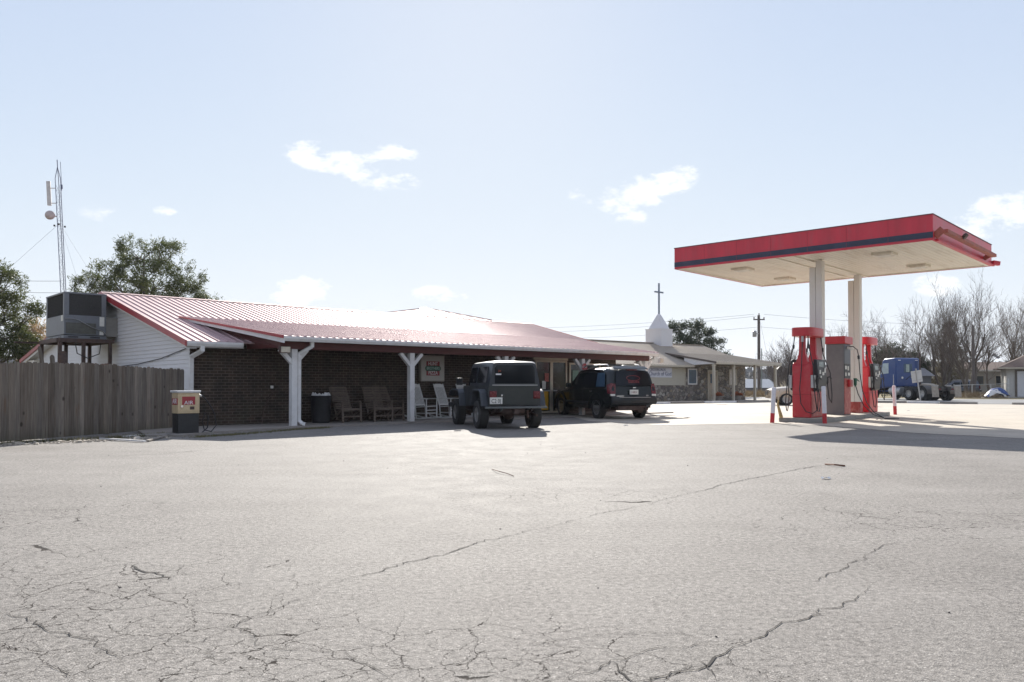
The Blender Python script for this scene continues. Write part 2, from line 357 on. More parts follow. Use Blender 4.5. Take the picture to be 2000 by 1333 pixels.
ROADM = pm('road_asphalt', (.19, .19, .19), .7, var=.12, scale=3, bump=.5, bscale=90)
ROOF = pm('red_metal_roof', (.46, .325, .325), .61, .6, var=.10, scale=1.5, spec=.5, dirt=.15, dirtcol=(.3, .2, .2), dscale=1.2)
TRIM = pm('red_trim_paint', (.36, .03, .04), .35, var=.10, scale=2)
DRED = pm('dark_red_boards', (.11, .03, .027), .6, var=.2, scale=5, stretch=(1, 1, 4))
WHITE = pm('white_paint', (.72, .71, .70), .5, var=.06, scale=5, dirt=.35, dirtcol=(.38, .33, .27), dscale=3)
SIDING = pm('white_vinyl_siding', (.70, .69, .70), .45, var=.04, scale=2, dirt=.18, dirtcol=(.5, .46, .4))
CREAM = pm('cream_painted_metal', (.74, .70, .60), .45, var=.06, scale=2, dirt=.6, dirtcol=(.46, .38, .27), dscale=1.2, stretch=(.35, 1.8, 1))
CRED = pm('canopy_red', (.60, .034, .058), .38, var=.14, scale=1.3, dirt=.45, dirtcol=(.40, .10, .11), dscale=1.4, stretch=(1.6, 1.6, .3))
NAVY = pm('canopy_navy_stripe', (.035, .04, .075), .5, var=.2, scale=2, dirt=.2, dirtcol=(.1, .1, .13))
PRED = pm('pump_red', (.48, .026, .036), .35, var=.10, scale=3, dirt=.3, dirtcol=(.42, .14, .11), dscale=4)
PREDW = pm('pump_red_worn', (.38, .06, .05), .5, var=.2, scale=5, dirt=.75, dirtcol=(.55, .32, .26), dscale=5)
PGREY = pm('pump_grey_steel', (.145, .132, .136), .5, .0, var=.10, scale=3, dirt=.2, dirtcol=(.3, .27, .25))
BLACK = pm('black_plastic', (.02, .02, .022), .45, var=.3, scale=8)
RUBBER = pm('tyre_rubber', (.028, .027, .026), .8, var=.3, scale=12, bump=.4, bscale=80)
STEEL = pm('galvanised_steel', (.42, .42, .42), .42, .75, var=.12, scale=6)
DSTEEL = pm('dark_rusty_steel', (.10, .07, .06), .65, .4, var=.35, scale=8, dirt=.5, dirtcol=(.16, .07, .03))
CHROME = pm('bright_metal', (.75, .75, .76), .18, 1.0, var=.05)
ALU = pm('wheel_alloy', (.45, .44, .43), .35, .8, var=.1, dirt=.3, dirtcol=(.15, .12, .1))
GLASS = m_glass('dark_window_glass'); GLASSB = m_glass('blue_tinted_glass', (.05, .09, .14)); 
LENSR = pm('red_lens', (.13, .009, .014), .25, var=.4, scale=26, coat=.2)
PALE = pm('pale_label_paper', (.72, .71, .66), .7, var=.08, scale=9)
INKN = pm('navy_ink', (.03, .045, .13), .6, var=.1)
INKW = pm('white_ink', (.78, .78, .78), .6, var=.05)
INKB = pm('black_ink', (.03, .03, .03), .6, var=.1)
# ================================================================== GROUND
rnd = random.Random(7)
g = MB()
def hh(x, y):
    d = sqrt(x * x + y * y); f = max(0, min(1, (d - 150) / 500)); f = f * f * (3 - 2 * f)
    return -0.06 - .8 * max(0, min(1, (d - 90) / 60)) + f * (3.0 + 8 * sin(x * .006 + 1) * cos(y * .004) + 5 * sin(x * .013 + y * .009) + d * .006)
xs = [-1500 + 50 * i for i in range(61)]
xs = sorted(set(xs + [-130 + 10 * i for i in range(27)])); ysr = sorted(set([-1500 + 50 * i for i in range(67)] + [-60 + 10 * i for i in range(32)]))
g.grid([[(x, y, hh(x, y)) for x in xs] for y in ysr]); struct('ground', g, GROUND, smooth=60)
struct('parking_lot', MB().quad((-14, -14, 0), (46, -14, 0), (46, 30, 0), (30, 49.5, 0), (21, 54, 0), (9, 49.6, 0), (-2, 44, 0), (-14, 40, 0)), ASPH)
def poly(name, pix, z, mat):
    return struct(name, MB().quad(*[at(x, y, 0).xy.to_3d() + Vector((0, 0, z)) for x, y in pix]), mat)
poly('concrete_apron', [(1085, 806), (1150, 823), (1290, 831), (1520, 827.5), (1612, 832), (1780, 846), (2010, 857.5), (2500, 880), (2700, 812), (2010, 791), (1862, 789.6), (1740, 788), (1570, 785), (1504, 785.5), (1280, 790.5), (1180, 797)], .004, CONC)
# the road beyond
rd = Vector((.79, -.61, 0)).normalized(); rn = Vector((.61, .79, 0)).normalized(); r0 = Vector((24.6, 53.5, 0))
struct('road', MB().quad(*[(r0 + rd * a + rn * b + Vector((0, 0, .0))).to_tuple() for a, b in ((-60, .35), (70, .35), (70, 19), (-60, 19))]), ROADM)
# parking kerbs: separate concrete blocks, some painted white
def kerb(p, q, white, label, grp):
    d = (q - p); L = d.length; a = atan2(d.y, d.x)
    t = thing('kerb_block', label, 'kerb', p, a, grp)
    m = MB(); m.prism([(0, -.09, 0), (0, .09, 0), (0, .07, .13), (0, -.07, .13)], (L, 0, 0))
    m.build('block', WHITE if white else CONC2, t, bevel=.015)
G1 = 'kerb blocks along the far edge of the lot'
kerb(at(1279, 790), at(1308, 789.6), 1, 'white painted kerb block beside the dark sport utility vehicle', G1)
kerb(at(1311, 789), at(1373, 788), 0, 'bare grey kerb block before the stone church wall, just left of the white one', G1)
kerb(at(1375, 788), at(1437, 787), 1, 'white painted kerb block in front of the church porch posts', G1)
kerb(at(1439, 787), at(1500, 785.4), 0, 'bare grey kerb block at the right end of the church porch', G1)
kerb(at(1700, 787), at(1771, 787.5), 0, 'grey kerb block behind the rightmost bollard', G1)
kerb(at(1773, 787.6), at(1834, 788.6), 1, 'pale kerb block at the foot of the leaning sign', G1)
kerb(at(1836, 788.8), at(1909, 790), 0, 'long grey kerb block right of the leaning sign', G1)
kerb(at(1977, 790.8), at(2060, 792), 0, 'grey kerb block at the right edge of the photo', G1)

# ================================================================== STORE
P0 = Vector((-8.70, 21.6, 0)); SA = atan2(.68, .73)
store = thing('convenience_store', 'long low brick store with red metal roof and white posted porch', 'store', P0, SA)
def S(s, n, z): return Vector((s, -n, z))
SW = Matrix.Translation(P0) @ Matrix.Rotation(SA, 4, 'Z')
def sworld(s, n, z=0): return SW @ Vector((s, -n, z))
EZ, EN, SL = 2.34, .45, .257
def rz_(n): return EZ + SL * (EN - n)
RN, RZ = -6.9, EZ + SL * (EN + 6.9)
BN, BZ = -18.0, 2.32
m = MB(); m.box(0, 17.9, 0, .2, 0, 2.35); m.box(17.7, 17.9, .2, 17.6, 0, 2.35); m.box(.02, 17.7, 17.4, 17.6, 0, 2.25)
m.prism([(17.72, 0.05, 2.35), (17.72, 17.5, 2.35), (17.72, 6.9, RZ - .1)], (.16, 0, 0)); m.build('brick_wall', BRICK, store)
# gable siding facing the fence, each course a slanted board
m = MB(); z = 0.25; hgt = .115
def wlim(z):  # extent of the wall at height z under the roof
    y0 = 0.0 if z < 2.42 else (z - (EZ + SL * EN) + .10) / SL
    y1 = 17.6 if z < BZ else 17.6 - (z - BZ + .06) / ((RZ - BZ) / 11.1)
    return y0, y1
while z < RZ - .25:
    a0, a1 = wlim(z); b0, b1 = wlim(z + hgt)
    if b1 > b0: m.add([(-.03, a0, z), (-.03, a1, z), (-.012, b1, z + hgt), (-.012, b0, z + hgt), (-.005, a0, z), (-.005, a1, z)], [(0, 1, 2, 3), (0, 4, 5, 1)])
    z += hgt
m.build('gable_siding', SIDING, store, recalc=False)
m = MB(); m.prism([(0, .02, 0), (0, 17.6, 0), (0, 17.6, BZ), (0, 6.9, RZ - .12), (0, .02, 2.36)], (.1, 0, 0)); m.build('gable_wall', SIDING, store)
# roof sheets with ribs
def ribbed(m, a, b, c, d, nrib, th=.025, rw=.042, rh=.025):
    """a-b along the eave, d-c along the ridge (a->d runs up the slope)"""
    a, b, c, d = map(Vector, (a, b, c, d)); nn = (b - a).cross(d - a).normalized()
    if nn.z < 0: nn = -nn
    m.add([a, b, c, d, a - nn * th, b - nn * th, c - nn * th, d - nn * th], [(0, 1, 2, 3), (7, 6, 5, 4), (0, 4, 5, 1), (1, 5, 6, 2), (2, 6, 7, 3), (3, 7, 4, 0)])
    for i in range(nrib + 1):
        t = i / nrib; p = a.lerp(b, t); q = d.lerp(c, t); e = (b - a).normalized()
        vs = []
        for o_ in (p, q):
            vs += [o_ - e * rw / 2 - nn * .001, o_ - e * rw / 4 + nn * rh, o_ + e * rw / 4 + nn * rh, o_ + e * rw / 2 - nn * .001]
        m.add(vs, [(0, 1, 5, 4), (1, 2, 6, 5), (2, 3, 7, 6), (0, 3, 2, 1), (4, 5, 6, 7)])
X0, X1 = -.32, 19.6
m = MB()
ribbed(m, S(X0, EN + .05, rz_(EN + .05)), S(X1, EN + .05, rz_(EN + .05)), S(X1, RN, RZ), S(X0, RN, RZ), 87)
ribbed(m, S(X1, BN - .4, BZ - .08), S(X0, BN - .4, BZ - .08), S(X0, RN, RZ), S(X1, RN, RZ), 87)
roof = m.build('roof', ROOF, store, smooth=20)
for a_, b_ in ((X0, 13.0), (16.1, X1)):
    m = MB(); m.prism([S(a_, RN + .16, RZ - .012), S(a_, RN, RZ + .032), S(a_, RN - .16, RZ + .002), S(a_, RN, RZ + .01)], (b_ - a_, 0, 0)); m.build('ridge_cap', ROOF, roof)
# raised cross section behind the ridge
m = MB(); pk = S(15.0, -9.4, 4.87); pb = S(15.0, -17, 4.87)
m.add([S(12.9, RN, RZ + .03), pk, S(17.0, RN, RZ + .03), S(12.9, -7.3, 4.25), S(10.2, -17, 4.2), pb, S(19.4, -17, 4.0), S(16.6, -7.3, 4.2)], [(0, 2, 1), (0, 1, 5, 4, 3), (1, 2, 7, 6, 5), (4, 5, 6)])
for i in range(1, 12):
    t = i / 12; p = S(12.9, RN, RZ).lerp(S(17.0, RN, RZ), t)
    hmax = t * 4.1 / 2.1 if t < .512 else (1 - t) * 4.1 / 2.0; q = p.lerp(Vector((p.x, 9.4, 4.87)), min(1, hmax)); m.bar(p + Vector((0, 0, .04)), q + Vector((0, 0, .04)), .04, .02)
for i in range(1, 28):
    t = i / 28; p = pk.lerp(pb, t); q = S(12.9 - 2.7 * t, -7.3 - 9.7 * t, 4.24); m.bar(p + Vector((0, 0, .012)), q + Vector((0, 0, .012)), .04, .02)
m.build('raised_roof', ROOF, store)
m = MB(); m.bar(pk + Vector((0, 0, .03)), pb + Vector((0, 0, .03)), .22, .03); m.bar(S(17.0, RN, RZ + .05), pk + Vector((0, 0, .03)), .16, .03); m.build('ridge_cap', ROOF, store)
m = MB(); m.quad(S(12.8, RN - .02, RZ + .05), S(13.35, RN - .02, RZ + .06), pk + Vector((.0, 0, .05)), pk + Vector((-.35, .1, .04))); m.build('hip_flashing', WHITE, store)
# rake trim on both gable ends
for xx, nm in ((X0, 0), (X1, 1)):
    for (a, b) in (((EN + .08, rz_(EN + .08)), (RN, RZ)), ((BN - .42, BZ - .08), (RN, RZ))):
        m = MB(); m.prism([S(xx - .02, a[0], a[1] + .02), S(xx - .02, b[0], b[1] + .02), S(xx - .02, b[0], b[1] - .16), S(xx - .02, a[0], a[1] - .13)], (.04, 0, 0))
        m.build('rake_trim', TRIM, store)
m = MB(); m.prism([S(X0 + .03, EN, rz_(EN) - .06), S(X0 + .03, RN, RZ - .08), S(X0 + .03, RN, RZ - .22), S(X0 + .03, EN, rz_(EN) - .2)], (.03, 0, 0))
m.prism([S(X0 + .03, BN - .3, BZ - .12), S(X0 + .03, RN, RZ - .08), S(X0 + .03, RN, RZ - .22), S(X0 + .03, BN - .3, BZ - .3)], (.03, 0, 0))
m.prism([S(X0 + .06, EN, rz_(EN) - .19), S(X0 + .06, RN, RZ - .2), S(X0 + .06, RN, RZ - .22), S(X0 + .06, EN, rz_(EN) - .21)], (.25, 0, 0))
m.prism([S(X0 + .06, BN - .3, BZ - .28), S(X0 + .06, RN, RZ - .2), S(X0 + .06, RN, RZ - .22), S(X0 + .06, BN - .3, BZ - .30)], (.25, 0, 0))
m.build('rake_soffit', WHITE, store)
# small back porch seen past the fence
m = MB(); m.box(-.25, 2.2, 16.2, 18.3, 2.02, 2.2); m.box(-.1, .05, 17.9, 18.05, 0, 2.02); m.box(-.1, .05, 16.4, 16.55, 0, 2.02); m.build('back_soffit', CREAM, store)
# main eave gutter
def gutter(m, p, q, h=.13, d=.11):
    p, q = Vector(p), Vector(q)
    pr = [(0, 0), (-d * .72, 0), (-d, h * .55), (-d, h), (-d + .012, h), (-d + .012, h * .6), (-d * .72 + .01, .012), (0, .012)]
    e = (q - p); m.prism([p + Vector((0, y, z)) for (y, z) in pr], e)
    for o_ in (p, q - e.normalized() * .006): m.prism([o_ + Vector((0, y, z)) for (y, z) in pr[:4]] + [o_ + Vector((0, 0, h))], e.normalized() * .006)
m = MB(); gutter(m, S(-.3, EN, 2.19), S(1.25, EN, 2.19)); m.build('gutter', WHITE, store)
m = MB(); m.box(-.3, 1.3, -EN, 0, 2.17, 2.188); m.build('eave_soffit', WHITE, store)
def downspout(parent, pts, w=.085):
    m = MB(); 
    for a, b in zip(pts[:-1], pts[1:]): m.bar(a, b, w, w * .8, up=(0, 1, 0.001))
    for p in pts[1:-1]: m.box(p[0] - w * .48, p[0] + w * .48, p[1] - w * .42, p[1] + w * .42, p[2] - .03, p[2] + .03)
    return m.build('downspout', WHITE, parent, bevel=.008)
downspout(store, [S(.12, EN + .05, 2.19), S(.12, EN + .05, 2.08), S(.0, .06, 1.92), S(.0, .06, .06), S(.0, .2, .03)], .11)
# porch
GN, GZ = 2.0, 2.36
EP0, EP1 = S(1.66, GN + .08, 2.47), S(18.05, GN + .08, 2.47)
T0, T1 = S(.78, -2.9, rz_(-2.9) + .035), S(18.05, -2.9, rz_(-2.9) + .035)
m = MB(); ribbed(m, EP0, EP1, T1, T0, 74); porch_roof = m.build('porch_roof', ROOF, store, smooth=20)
m = MB(); dn = Vector((0, 0, -.085)); o_ = Vector((-.03, 0, .02))
m.prism([EP0 + o_, T0 + o_, T0 + o_ + dn * .5, EP0 + o_ + dn], (.03, 0, 0)); m.build('rake_trim', TRIM, store); m = MB()
m.prism([EP1, T1, T1 + dn, EP1 + dn], (.03, 0, 0)); m.build('rake_trim', TRIM, store)
m = MB(); a = EP0 + Vector((.0, 0, -.07)); b = T0 + Vector((0, 0, -.03)); m.prism([a, b, b + Vector((0, 0, -.06)), a + Vector((0, 0, -.12))], (.03, 0, 0)); m.build('barge_board', WHITE, store)
m = MB(); m.prism([S(1.75, 1.62, 2.17), S(1.75, 1.62, 2.42), S(1.6, .1, 2.62), S(1.3, -1.2, 2.80), S(1.3, -1.0, 2.68), S(1.6, .0, 2.17)], (.04, 0, 0)); m.build('porch_end_panel', DRED, store)
m = MB(); m.box(1.75, 17.95, -1.72, -1.54, 2.14, 2.35); m.build('porch_beam', DRED, store, bevel=.006)
m = MB(); m.box(1.75, 17.95, -1.95, -.001, 2.355, 2.37); m.build('porch_ceiling', DRED, store)
m = MB(); gutter(m, S(1.66, GN - .02, 2.335), S(18.1, GN - .02, 2.335)); m.build('porch_gutter', WHITE, store)
def porch_post(s, n=1.63):
    w_ = .085; m = MB(); m.box(s - w_, s + w_, -n - w_, -n + w_, .04, 2.14); p = m.build('porch_post', WHITE, store, bevel=.008)
    for sg in (-1, 1):
        m = MB(); m.bar(S(s + sg * .03, n, 1.74), S(s + sg * .40, n, 2.13), .11, .12, up=(0, 1, 0)); m.build('brace', WHITE, p, bevel=.006)
    for sg in (-1,):
        m = MB(); m.bar(S(s, n - .03, 1.74), S(s, n - .42, 2.2), .11, .11, up=(1, 0, 0)); m.build('brace', WHITE, p, bevel=.006)
    return p
for s in (2.18, 6.12, 10.05, 13.95, 17.75): porch_post(s)
downspout(store, [S(2.58, 1.93, 2.34), S(2.58, 1.93, 2.22), S(2.315, 1.70, 2.02), S(2.315, 1.70, .18), S(2.38, 1.76, .10), S(2.45, 1.80, .08)], .095)
downspout(store, [S(18.0, 1.9, 2.34), S(18.0, 1.9, 2.24), S(17.9, 1.5, 2.1), S(17.9, 1.0, 2.1)], .08)
# shop doors
def framed(name, s0, s1, z0, z1, pane, fr, t=.05, mull=(), proud=.05, parent=None, pane_name='pane', n0=0.0):
    m = MB(); m.box(s0, s1, -n0 - proud, -n0, z1 - t, z1); m.box(s0, s1, -n0 - proud, -n0, z0, z0 + t)
    m.box(s0, s0 + t, -n0 - proud, -n0, z0 + t, z1 - t); m.box(s1 - t, s1, -n0 - proud, -n0, z0 + t, z1 - t)
    for x in mull: m.box(x - t / 2, x + t / 2, -n0 - proud, -n0, z0 + t, z1 - t)
    f = m.build(name, fr, parent or store, bevel=.004)
    xs_ = [s0 + t] + [v for x in mull for v in (x - t / 2, x + t / 2)] + [s1 - t]
    for i in range(0, len(xs_), 2):
        m = MB(); m.box(xs_[i], xs_[i + 1], -n0 - proud * .45, -n0 - .003, z0 + t, z1 - t); m.build(pane_name, pane, f)
    return f
DF = pm('aluminium_door_frame', (.50, .46, .38), .45, .3, var=.08)
GD = m_glass('shop_glass', (.016, .017, .015), .08)
for a, b in ((13.05, 13.93), (13.93, 14.81)):
    d = framed('shop_door', a, b, .08, 2.12, GD, DF, t=.075, proud=.07)
    m = MB(); m.box(a + .06, b - .06, -.11, -.075, .92, .96); m.build('push_bar', STEEL, d, bevel=.004)
m = MB(); m.box(12.98, 14.88, -.05, -.001, 2.13, 2.25); m.build('door_header', DF, store)
yp = pm('yellow_poster', (.75, .42, .03), .6, var=.15, scale=14)
tag(MB().box(13.25, 13.75, -.062, -.055, .2, .93, SW).build('poster', yp), 'yellow poster low on the glass of the left shop door', 'poster')
pp = MB().box(13.42, 13.62, -.060, -.055, 1.0, 1.32, SW).build('paper_notice', PALE); tag(pp, 'white paper notice above the yellow poster on the left shop door', 'notice')
o = MB().box(13.56, 13.78, -.066, -.061, 1.3, 1.62, SW).build('paper_notice', pm('red_notice', (.45, .12, .1), .6, var=.5, scale=30)); tag(o, 'reddish notice near the middle stile of the left shop door', 'notice')
framed('window', 14.98, 16.85, .85, 2.05, GLASS, CREAM, t=.07, mull=(15.9,), proud=.05)
o = MB().box(15.15, 15.5, -.055, -.05, 1.0, 1.75, SW).build('poster', pm('green_poster', (.16, .30, .26), .5, var=.25, scale=10)); tag(o, 'tall grey-green poster in the shop window', 'poster')
# stop-shaped emblem on the fourth post
m = MB(); M_ = SW @ Matrix.Translation((13.95, -1.76, 1.83)); m.prism([M_ @ Vector((.15 * cos(R(22.5 + 45 * k)), 0, .15 * sin(R(22.5 + 45 * k)))) for k in range(8)], (M_.to_3x3() @ Vector((0, -.01, 0))))
em = m.build('stop_sign', TRIM); tag(em, 'small red eight-sided sign on the porch post by the shop window', 'sign')
text('lettering', 'STOP', .11, INKW, em, face_M(M_ @ Vector((0, -.013, 0)), M_.to_3x3() @ Vector((1, 0, 0)), (0, 0, 1)))

# slab under the porch
struct('porch_slab', MB().prism([(SW @ S(*p)) for p in ((-1.6, 3.7, 0), (-.6, 2.9, 0), (1.9, 2.15, 0), (19.2, 2.0, 0), (19.2, 0, 0), (0, 0, 0), (-1.5, .3, 0), (-2.2, 3.2, 0))], (0, 0, .045)), CONC2)

# pizza sign: shallow light box on the wall
t = thing('wall_sign', 'square grey-framed pizza sign hung on the brick wall by a porch post', 'sign', sworld(8.1, .0, 1.72), SA)
m = MB(); m.box(-.5, .5, -.14, -.003, -.44, .44); m.build('box', pm('sign_box_beige', (.36, .33, .29), .5, var=.06), t, bevel=.012)
m = MB(); m.box(-.455, .455, -.146, -.14, -.395, .395); m.build('face', pm('sign_face_beige', (.42, .40, .36), .45, var=.04), t)
sred = pm('sign_red', (.22, .025, .03), .5, var=.1); sgrn = pm('sign_green', (.02, .08, .05), .5, var=.1)
m = MB(); m.box(-.28, .28, -.150, -.146, -.24, .24); m.build('emblem', sred, t)
m = MB(); m.prism([(-.24 + .09 * cos(R(a)), -.156, .09 * sin(R(a))) for a in range(90, 271, 15)] + [(.24 + .09 * cos(R(a)), -.156, .09 * sin(R(a))) for a in range(-90, 91, 15)], (0, .005, 0)); m.build('band', sgrn, t)
for s_, z_, tx, mt, k in ((.17, .155, 'HUNT', INKW, .85), (.135, 0, 'BROTHERS', pm('mint_ink', (.42, .62, .54), .5, var=.05), .83), (.17, -.155, 'PIZZA', INKW, .85)):
    text('lettering', tx, s_, mt, t, face_M(Vector((0, -.158 if z_ == 0 else -.152, z_)), (1, 0, 0), (0, 0, 1)), sx=k)
# flood light by the first post
t = thing('flood_light', 'boxy flood light under the porch gutter corner, on the left of the first post', 'lamp', sworld(1.80, 1.86, 2.12), SA)
m = MB(); m.box(-.15, .15, -.06, .06, -.1, .08); m.build('housing', DSTEEL, t, bevel=.01)
m = MB(); m.box(-.13, .13, -.07, -.06, -.085, .065); m.build('lens', pm('lamp_lens', (.55, .50, .40), .3), t)
t = thing('flood_light', 'small flood light hanging at the far right end of the porch gutter', 'lamp', sworld(18.35, 1.95, 2.16), SA)
m = MB(); m.box(-.13, .13, -.09, .03, -.1, .1); m.bar((0, 0, .1), (-.1, 0, .2), .03, .03); m.build('housing', WHITE, t, bevel=.01); MB().box(-.11, .11, -.1, -.09, -.085, .085).build('lens', pm('lamp_lens2', (.55, .50, .40), .3), t)
# socket and cable leaning on the wall
o = MB().box(-.04, .04, -.03, 0, -.04, .04, SW @ Matrix.Translation((2.35, -.0, 1.1))).build('wall_socket', PALE); tag(o, 'small pale outlet box on the brick wall left of the first post', 'outlet box')
o = MB().tube([sworld(2.5, .05, 1.08), sworld(2.2, .07, .75), sworld(2.05, .1, .4), sworld(2.0, .14, .06)], .014, 6).build('stick', DSTEEL, smooth=60); tag(o, 'thin bent rod leaning on the brick wall left of the first post', 'rod')

# ================================================================== FENCE
F0, F1 = Vector((-8.78, 21.35, 0)), Vector((-12.0, 9.4, 0)); fd = F1 - F0; FL = fd.length; FA = atan2(-fd.y, -fd.x)
fence = thing('picket_fence', 'weathered grey wooden privacy fence with clipped picket tops left of the store', 'fence', F1, FA)
m = MB(); x = .02; k = 0; r2 = random.Random(3)
while x < FL - .1:
    wd = .138; tp = 1.62 + r2.uniform(-.018, .018) + .03 * sin(x * .9); lean = r2.uniform(-.004, .004); yo = r2.uniform(-.006, .006); c_ = .035
    m.prism([(x, -.02 + yo, .02), (x + wd, -.02 + yo, .02), (x + wd + lean, -.02 + yo, tp - c_), (x + wd - c_ + lean, -.02 + yo, tp), (x + c_ + lean, -.02 + yo, tp), (x + lean, -.02 + yo, tp - c_)], (0, .02, 0)); x += .142; k += 1
m.build('pickets', FENCE, fence)
for z_ in (.35, 1.25):
    m = MB(); m.box(0, FL, .01, .05, z_, z_ + .09); m.build('rail', FENCE, fence)
x = .1
while x < FL:
    m = MB(); m.box(x, x + .09, .05, .14, 0, 1.5); m.build('post', FENCE, fence); x += 2.4
# loose timbers standing behind the fence
for i, (px, tp, ln, lb, wd) in enumerate(((104, 675, -.16, 'thin leaning board standing behind the fence, left of the dark post', .09), (113, 693, -.08, 'short pale leaning board behind the fence beside the longer one', .11), (121, 686, 0, 'dark square timber with pointed top standing behind the fence', .22))):
    D = 22.5; p = atd(px, D); h = zat(tp, D)
    m = MB(); m.prism([(-wd / 2, 0, 0), (wd / 2, 0, 0), (wd / 2, 0, h - .06), (wd * .2, 0, h), (-wd * .2, 0, h), (-wd / 2, 0, h - .06)], (0, .06, 0))
    o = m.build('timber', FENCE if i < 2 else DSTEEL); o.location = p; o.rotation_euler = (0, ln, .3); tag(o, lb, 'timber')
# clutter at the fence foot
dr = random.Random(11)
for i, (a, b, lb, mt) in enumerate((((240, 853), (340, 845), 'long pale pipe lying along the foot of the fence', WHITE), ((196, 857), (283, 862), 'thin pale stick on the asphalt before the fence', WHITE), ((288, 861), (335, 849), 'short pale strip lying beside the air machine', CONC2))):
    o = MB().bar(at(*a, .03), at(*b, .03), .06, .03).build('loose_pipe', mt); tag(o, lb, 'pipe')
leafm = m_leaf('dry_weed', (.10, .10, .04), (.22, .19, .09), .25)
def weeds(name, pts, n, h, label, seed, mat=leafm, spread=.12):
    r_ = random.Random(seed); m = MB()
    for i in range(n):
        k = r_.random() * (len(pts) - 1); j = int(k); p = Vector(pts[j]).lerp(Vector(pts[j + 1]), k - j) + Vector((r_.gauss(0, spread), r_.gauss(0, spread), 0))
        a = r_.uniform(0, 2 * pi); hh_ = h * r_.uniform(.3, 1); w_ = r_.uniform(.006, .014); d = Vector((cos(a), sin(a), 0)); tip = p + d * hh_ * r_.uniform(.2, 1) + Vector((0, 0, hh_)); sd = Vector((-d.y, d.x, 0)) * w_
        m.add([p - sd, p + sd, tip], [(0, 1, 2)])
    o = m.build(name, mat, recalc=False); tag(o, label, 'weeds', kind='stuff'); return o
weeds('weeds', [at(0, 868), at(120, 862), at(236, 856), at(330, 849)], 900, .09, 'low dry weeds along the foot of the wooden fence', 1, spread=.07)
weeds('weeds', [at(380, 855), at(470, 849), at(575, 840), at(640, 836)], 1500, .06, 'low dry weeds along the edge of the porch slab', 2, spread=.09)
# gravel-like rubble
m = MB(); r3 = random.Random(21)
for i in range(420):
    k = r3.random(); p = at(0, 870).lerp(at(330, 855), k) + Vector((r3.gauss(0, .12), r3.gauss(0, .22), 0)); s_ = r3.uniform(.008, .03) * (2.2 if r3.random() < .04 else 1)
    m.box(-s_, s_, -s_ * .7, s_ * .7, 0, s_ * .8, Matrix.Translation(p) @ Matrix.Rotation(r3.uniform(0, 6), 4, 'Z') @ Matrix.Rotation(r3.uniform(-.4, .4), 4, 'X'))
tag(m.build('gravel', CONC), 'pale broken stone scattered before the wooden fence', 'gravel', kind='stuff')

# ================================================================== AIR MACHINE
am = thing('air_machine', 'tyre air machine with beige top, red AIR panel and black cabinet base', 'air machine', at(363, 851, 0) + Vector((0, .15, 0)), SA)
bge = pm('air_box_beige', (.60, .47, .29), .5, var=.12, dirt=.4, dirtcol=(.35, .24, .14), dscale=5)
m = MB(); m.box(-.24, .24, 0, .36, 0, .50); m.build('cabinet', BLACK, am, bevel=.01)
m = MB(); m.box(-.25, .25, -.01, .37, .50, .97); hd = m.build('head', bge, am, bevel=.01)
m = MB(); m.box(-.28, .27, -.04, .40, .985, 1.03); m.box(-.25, .25, -.02, .38, .97, .985); m.build('lid', WHITE, am, bevel=.008)
m = MB(); m.box(-.20, .20, -.022, -.01, .55, .93); m.build('door', bge, am, bevel=.006)
m = MB(); m.box(-.16, .14, -.026, -.022, .70, .89); pn = m.build('sign_panel', sred, am); pn.data.materials[0] = TRIM
text('lettering', 'AIR', .12, INKW, pn, face_M(Vector((-.01, -.0285, .745)), (1, 0, 0), (0, 0, 1)), sx=1.15)
m = MB(); m.box(-.256, -.25, .0, .34, .70, .85); sp_ = m.build('sign_panel', TRIM, am); text('lettering', 'AIR', .17, INKW, sp_, face_M(Vector((-.2585, .17, .775)), (0, -1, 0), (0, 0, 1)))
m = MB(); m.cyl((-.17, -.02, .665), (-.17, -.05, .665), .028); m.build('coin_lock', CHROME, am, smooth=40)
m = MB(); m.box(.02, .12, -.028, -.022, .59, .66); m.build('coin_slot', DSTEEL, am)
m = MB(); m.tube([(.25, .1, .93), (.34, .08, .92), (.42, .05, .82), (.55, .02, .62), (.62, .0, .45), (.66, .02, .2), (.55, .05, .06), (.40, .08, .1), (.36, .1, .3), (.42, .1, .5), (.50, .1, .42), (.48, .1, .15), (.34, .1, .03), (.25, .12, .02)], .014, 6); m.build('hose', BLACK, am, smooth=60)
m = MB(); m.tube([(.25, .1, .93), (.33, .08, .90)], [.035, .025], 8); m.build('hose_outlet', WHITE, am, smooth=50)

# ================================================================== ROOFTOP-TYPE UNIT ON ITS STAND
UP = sworld(-1.62, -6.0, 0)
st = thing('steel_stand', 'rusty steel frame stand carrying the air conditioner behind the fence', 'stand', UP, SA)
ZD = 2.52
m = MB(); m.box(-.15, 1.45, -.1, .02, ZD - .02, ZD + .1); m.box(-.15, 1.45, 2.2, 2.32, ZD - .02, ZD + .1); m.box(-.2, -.08, .02, 2.2, ZD - .02, ZD + .1); m.box(1.3, 1.42, .02, 2.2, ZD - .02, ZD + .1); m.box(.6, .7, .02, 2.2, ZD, ZD + .09); m.box(-.9, -.2, 2.2, 2.3, ZD, ZD + .06); m.build('deck_frame', DSTEEL, st)
for (x, y) in ((-.12, -.04), (.55, -.04), (1.33, -.04), (-.12, 2.2), (1.33, 2.2), (.6, 2.2)):
    m = MB(); m.box(x - .05, x + .05, y - .05, y + .05, 0, ZD - .02); m.build('leg', DSTEEL, st)
ac = thing('air_conditioner', 'large grey packaged air conditioner with dark louvred upper half on a stand', 'air conditioner', UP + Vector((0, 0, ZD + .1)), SA)
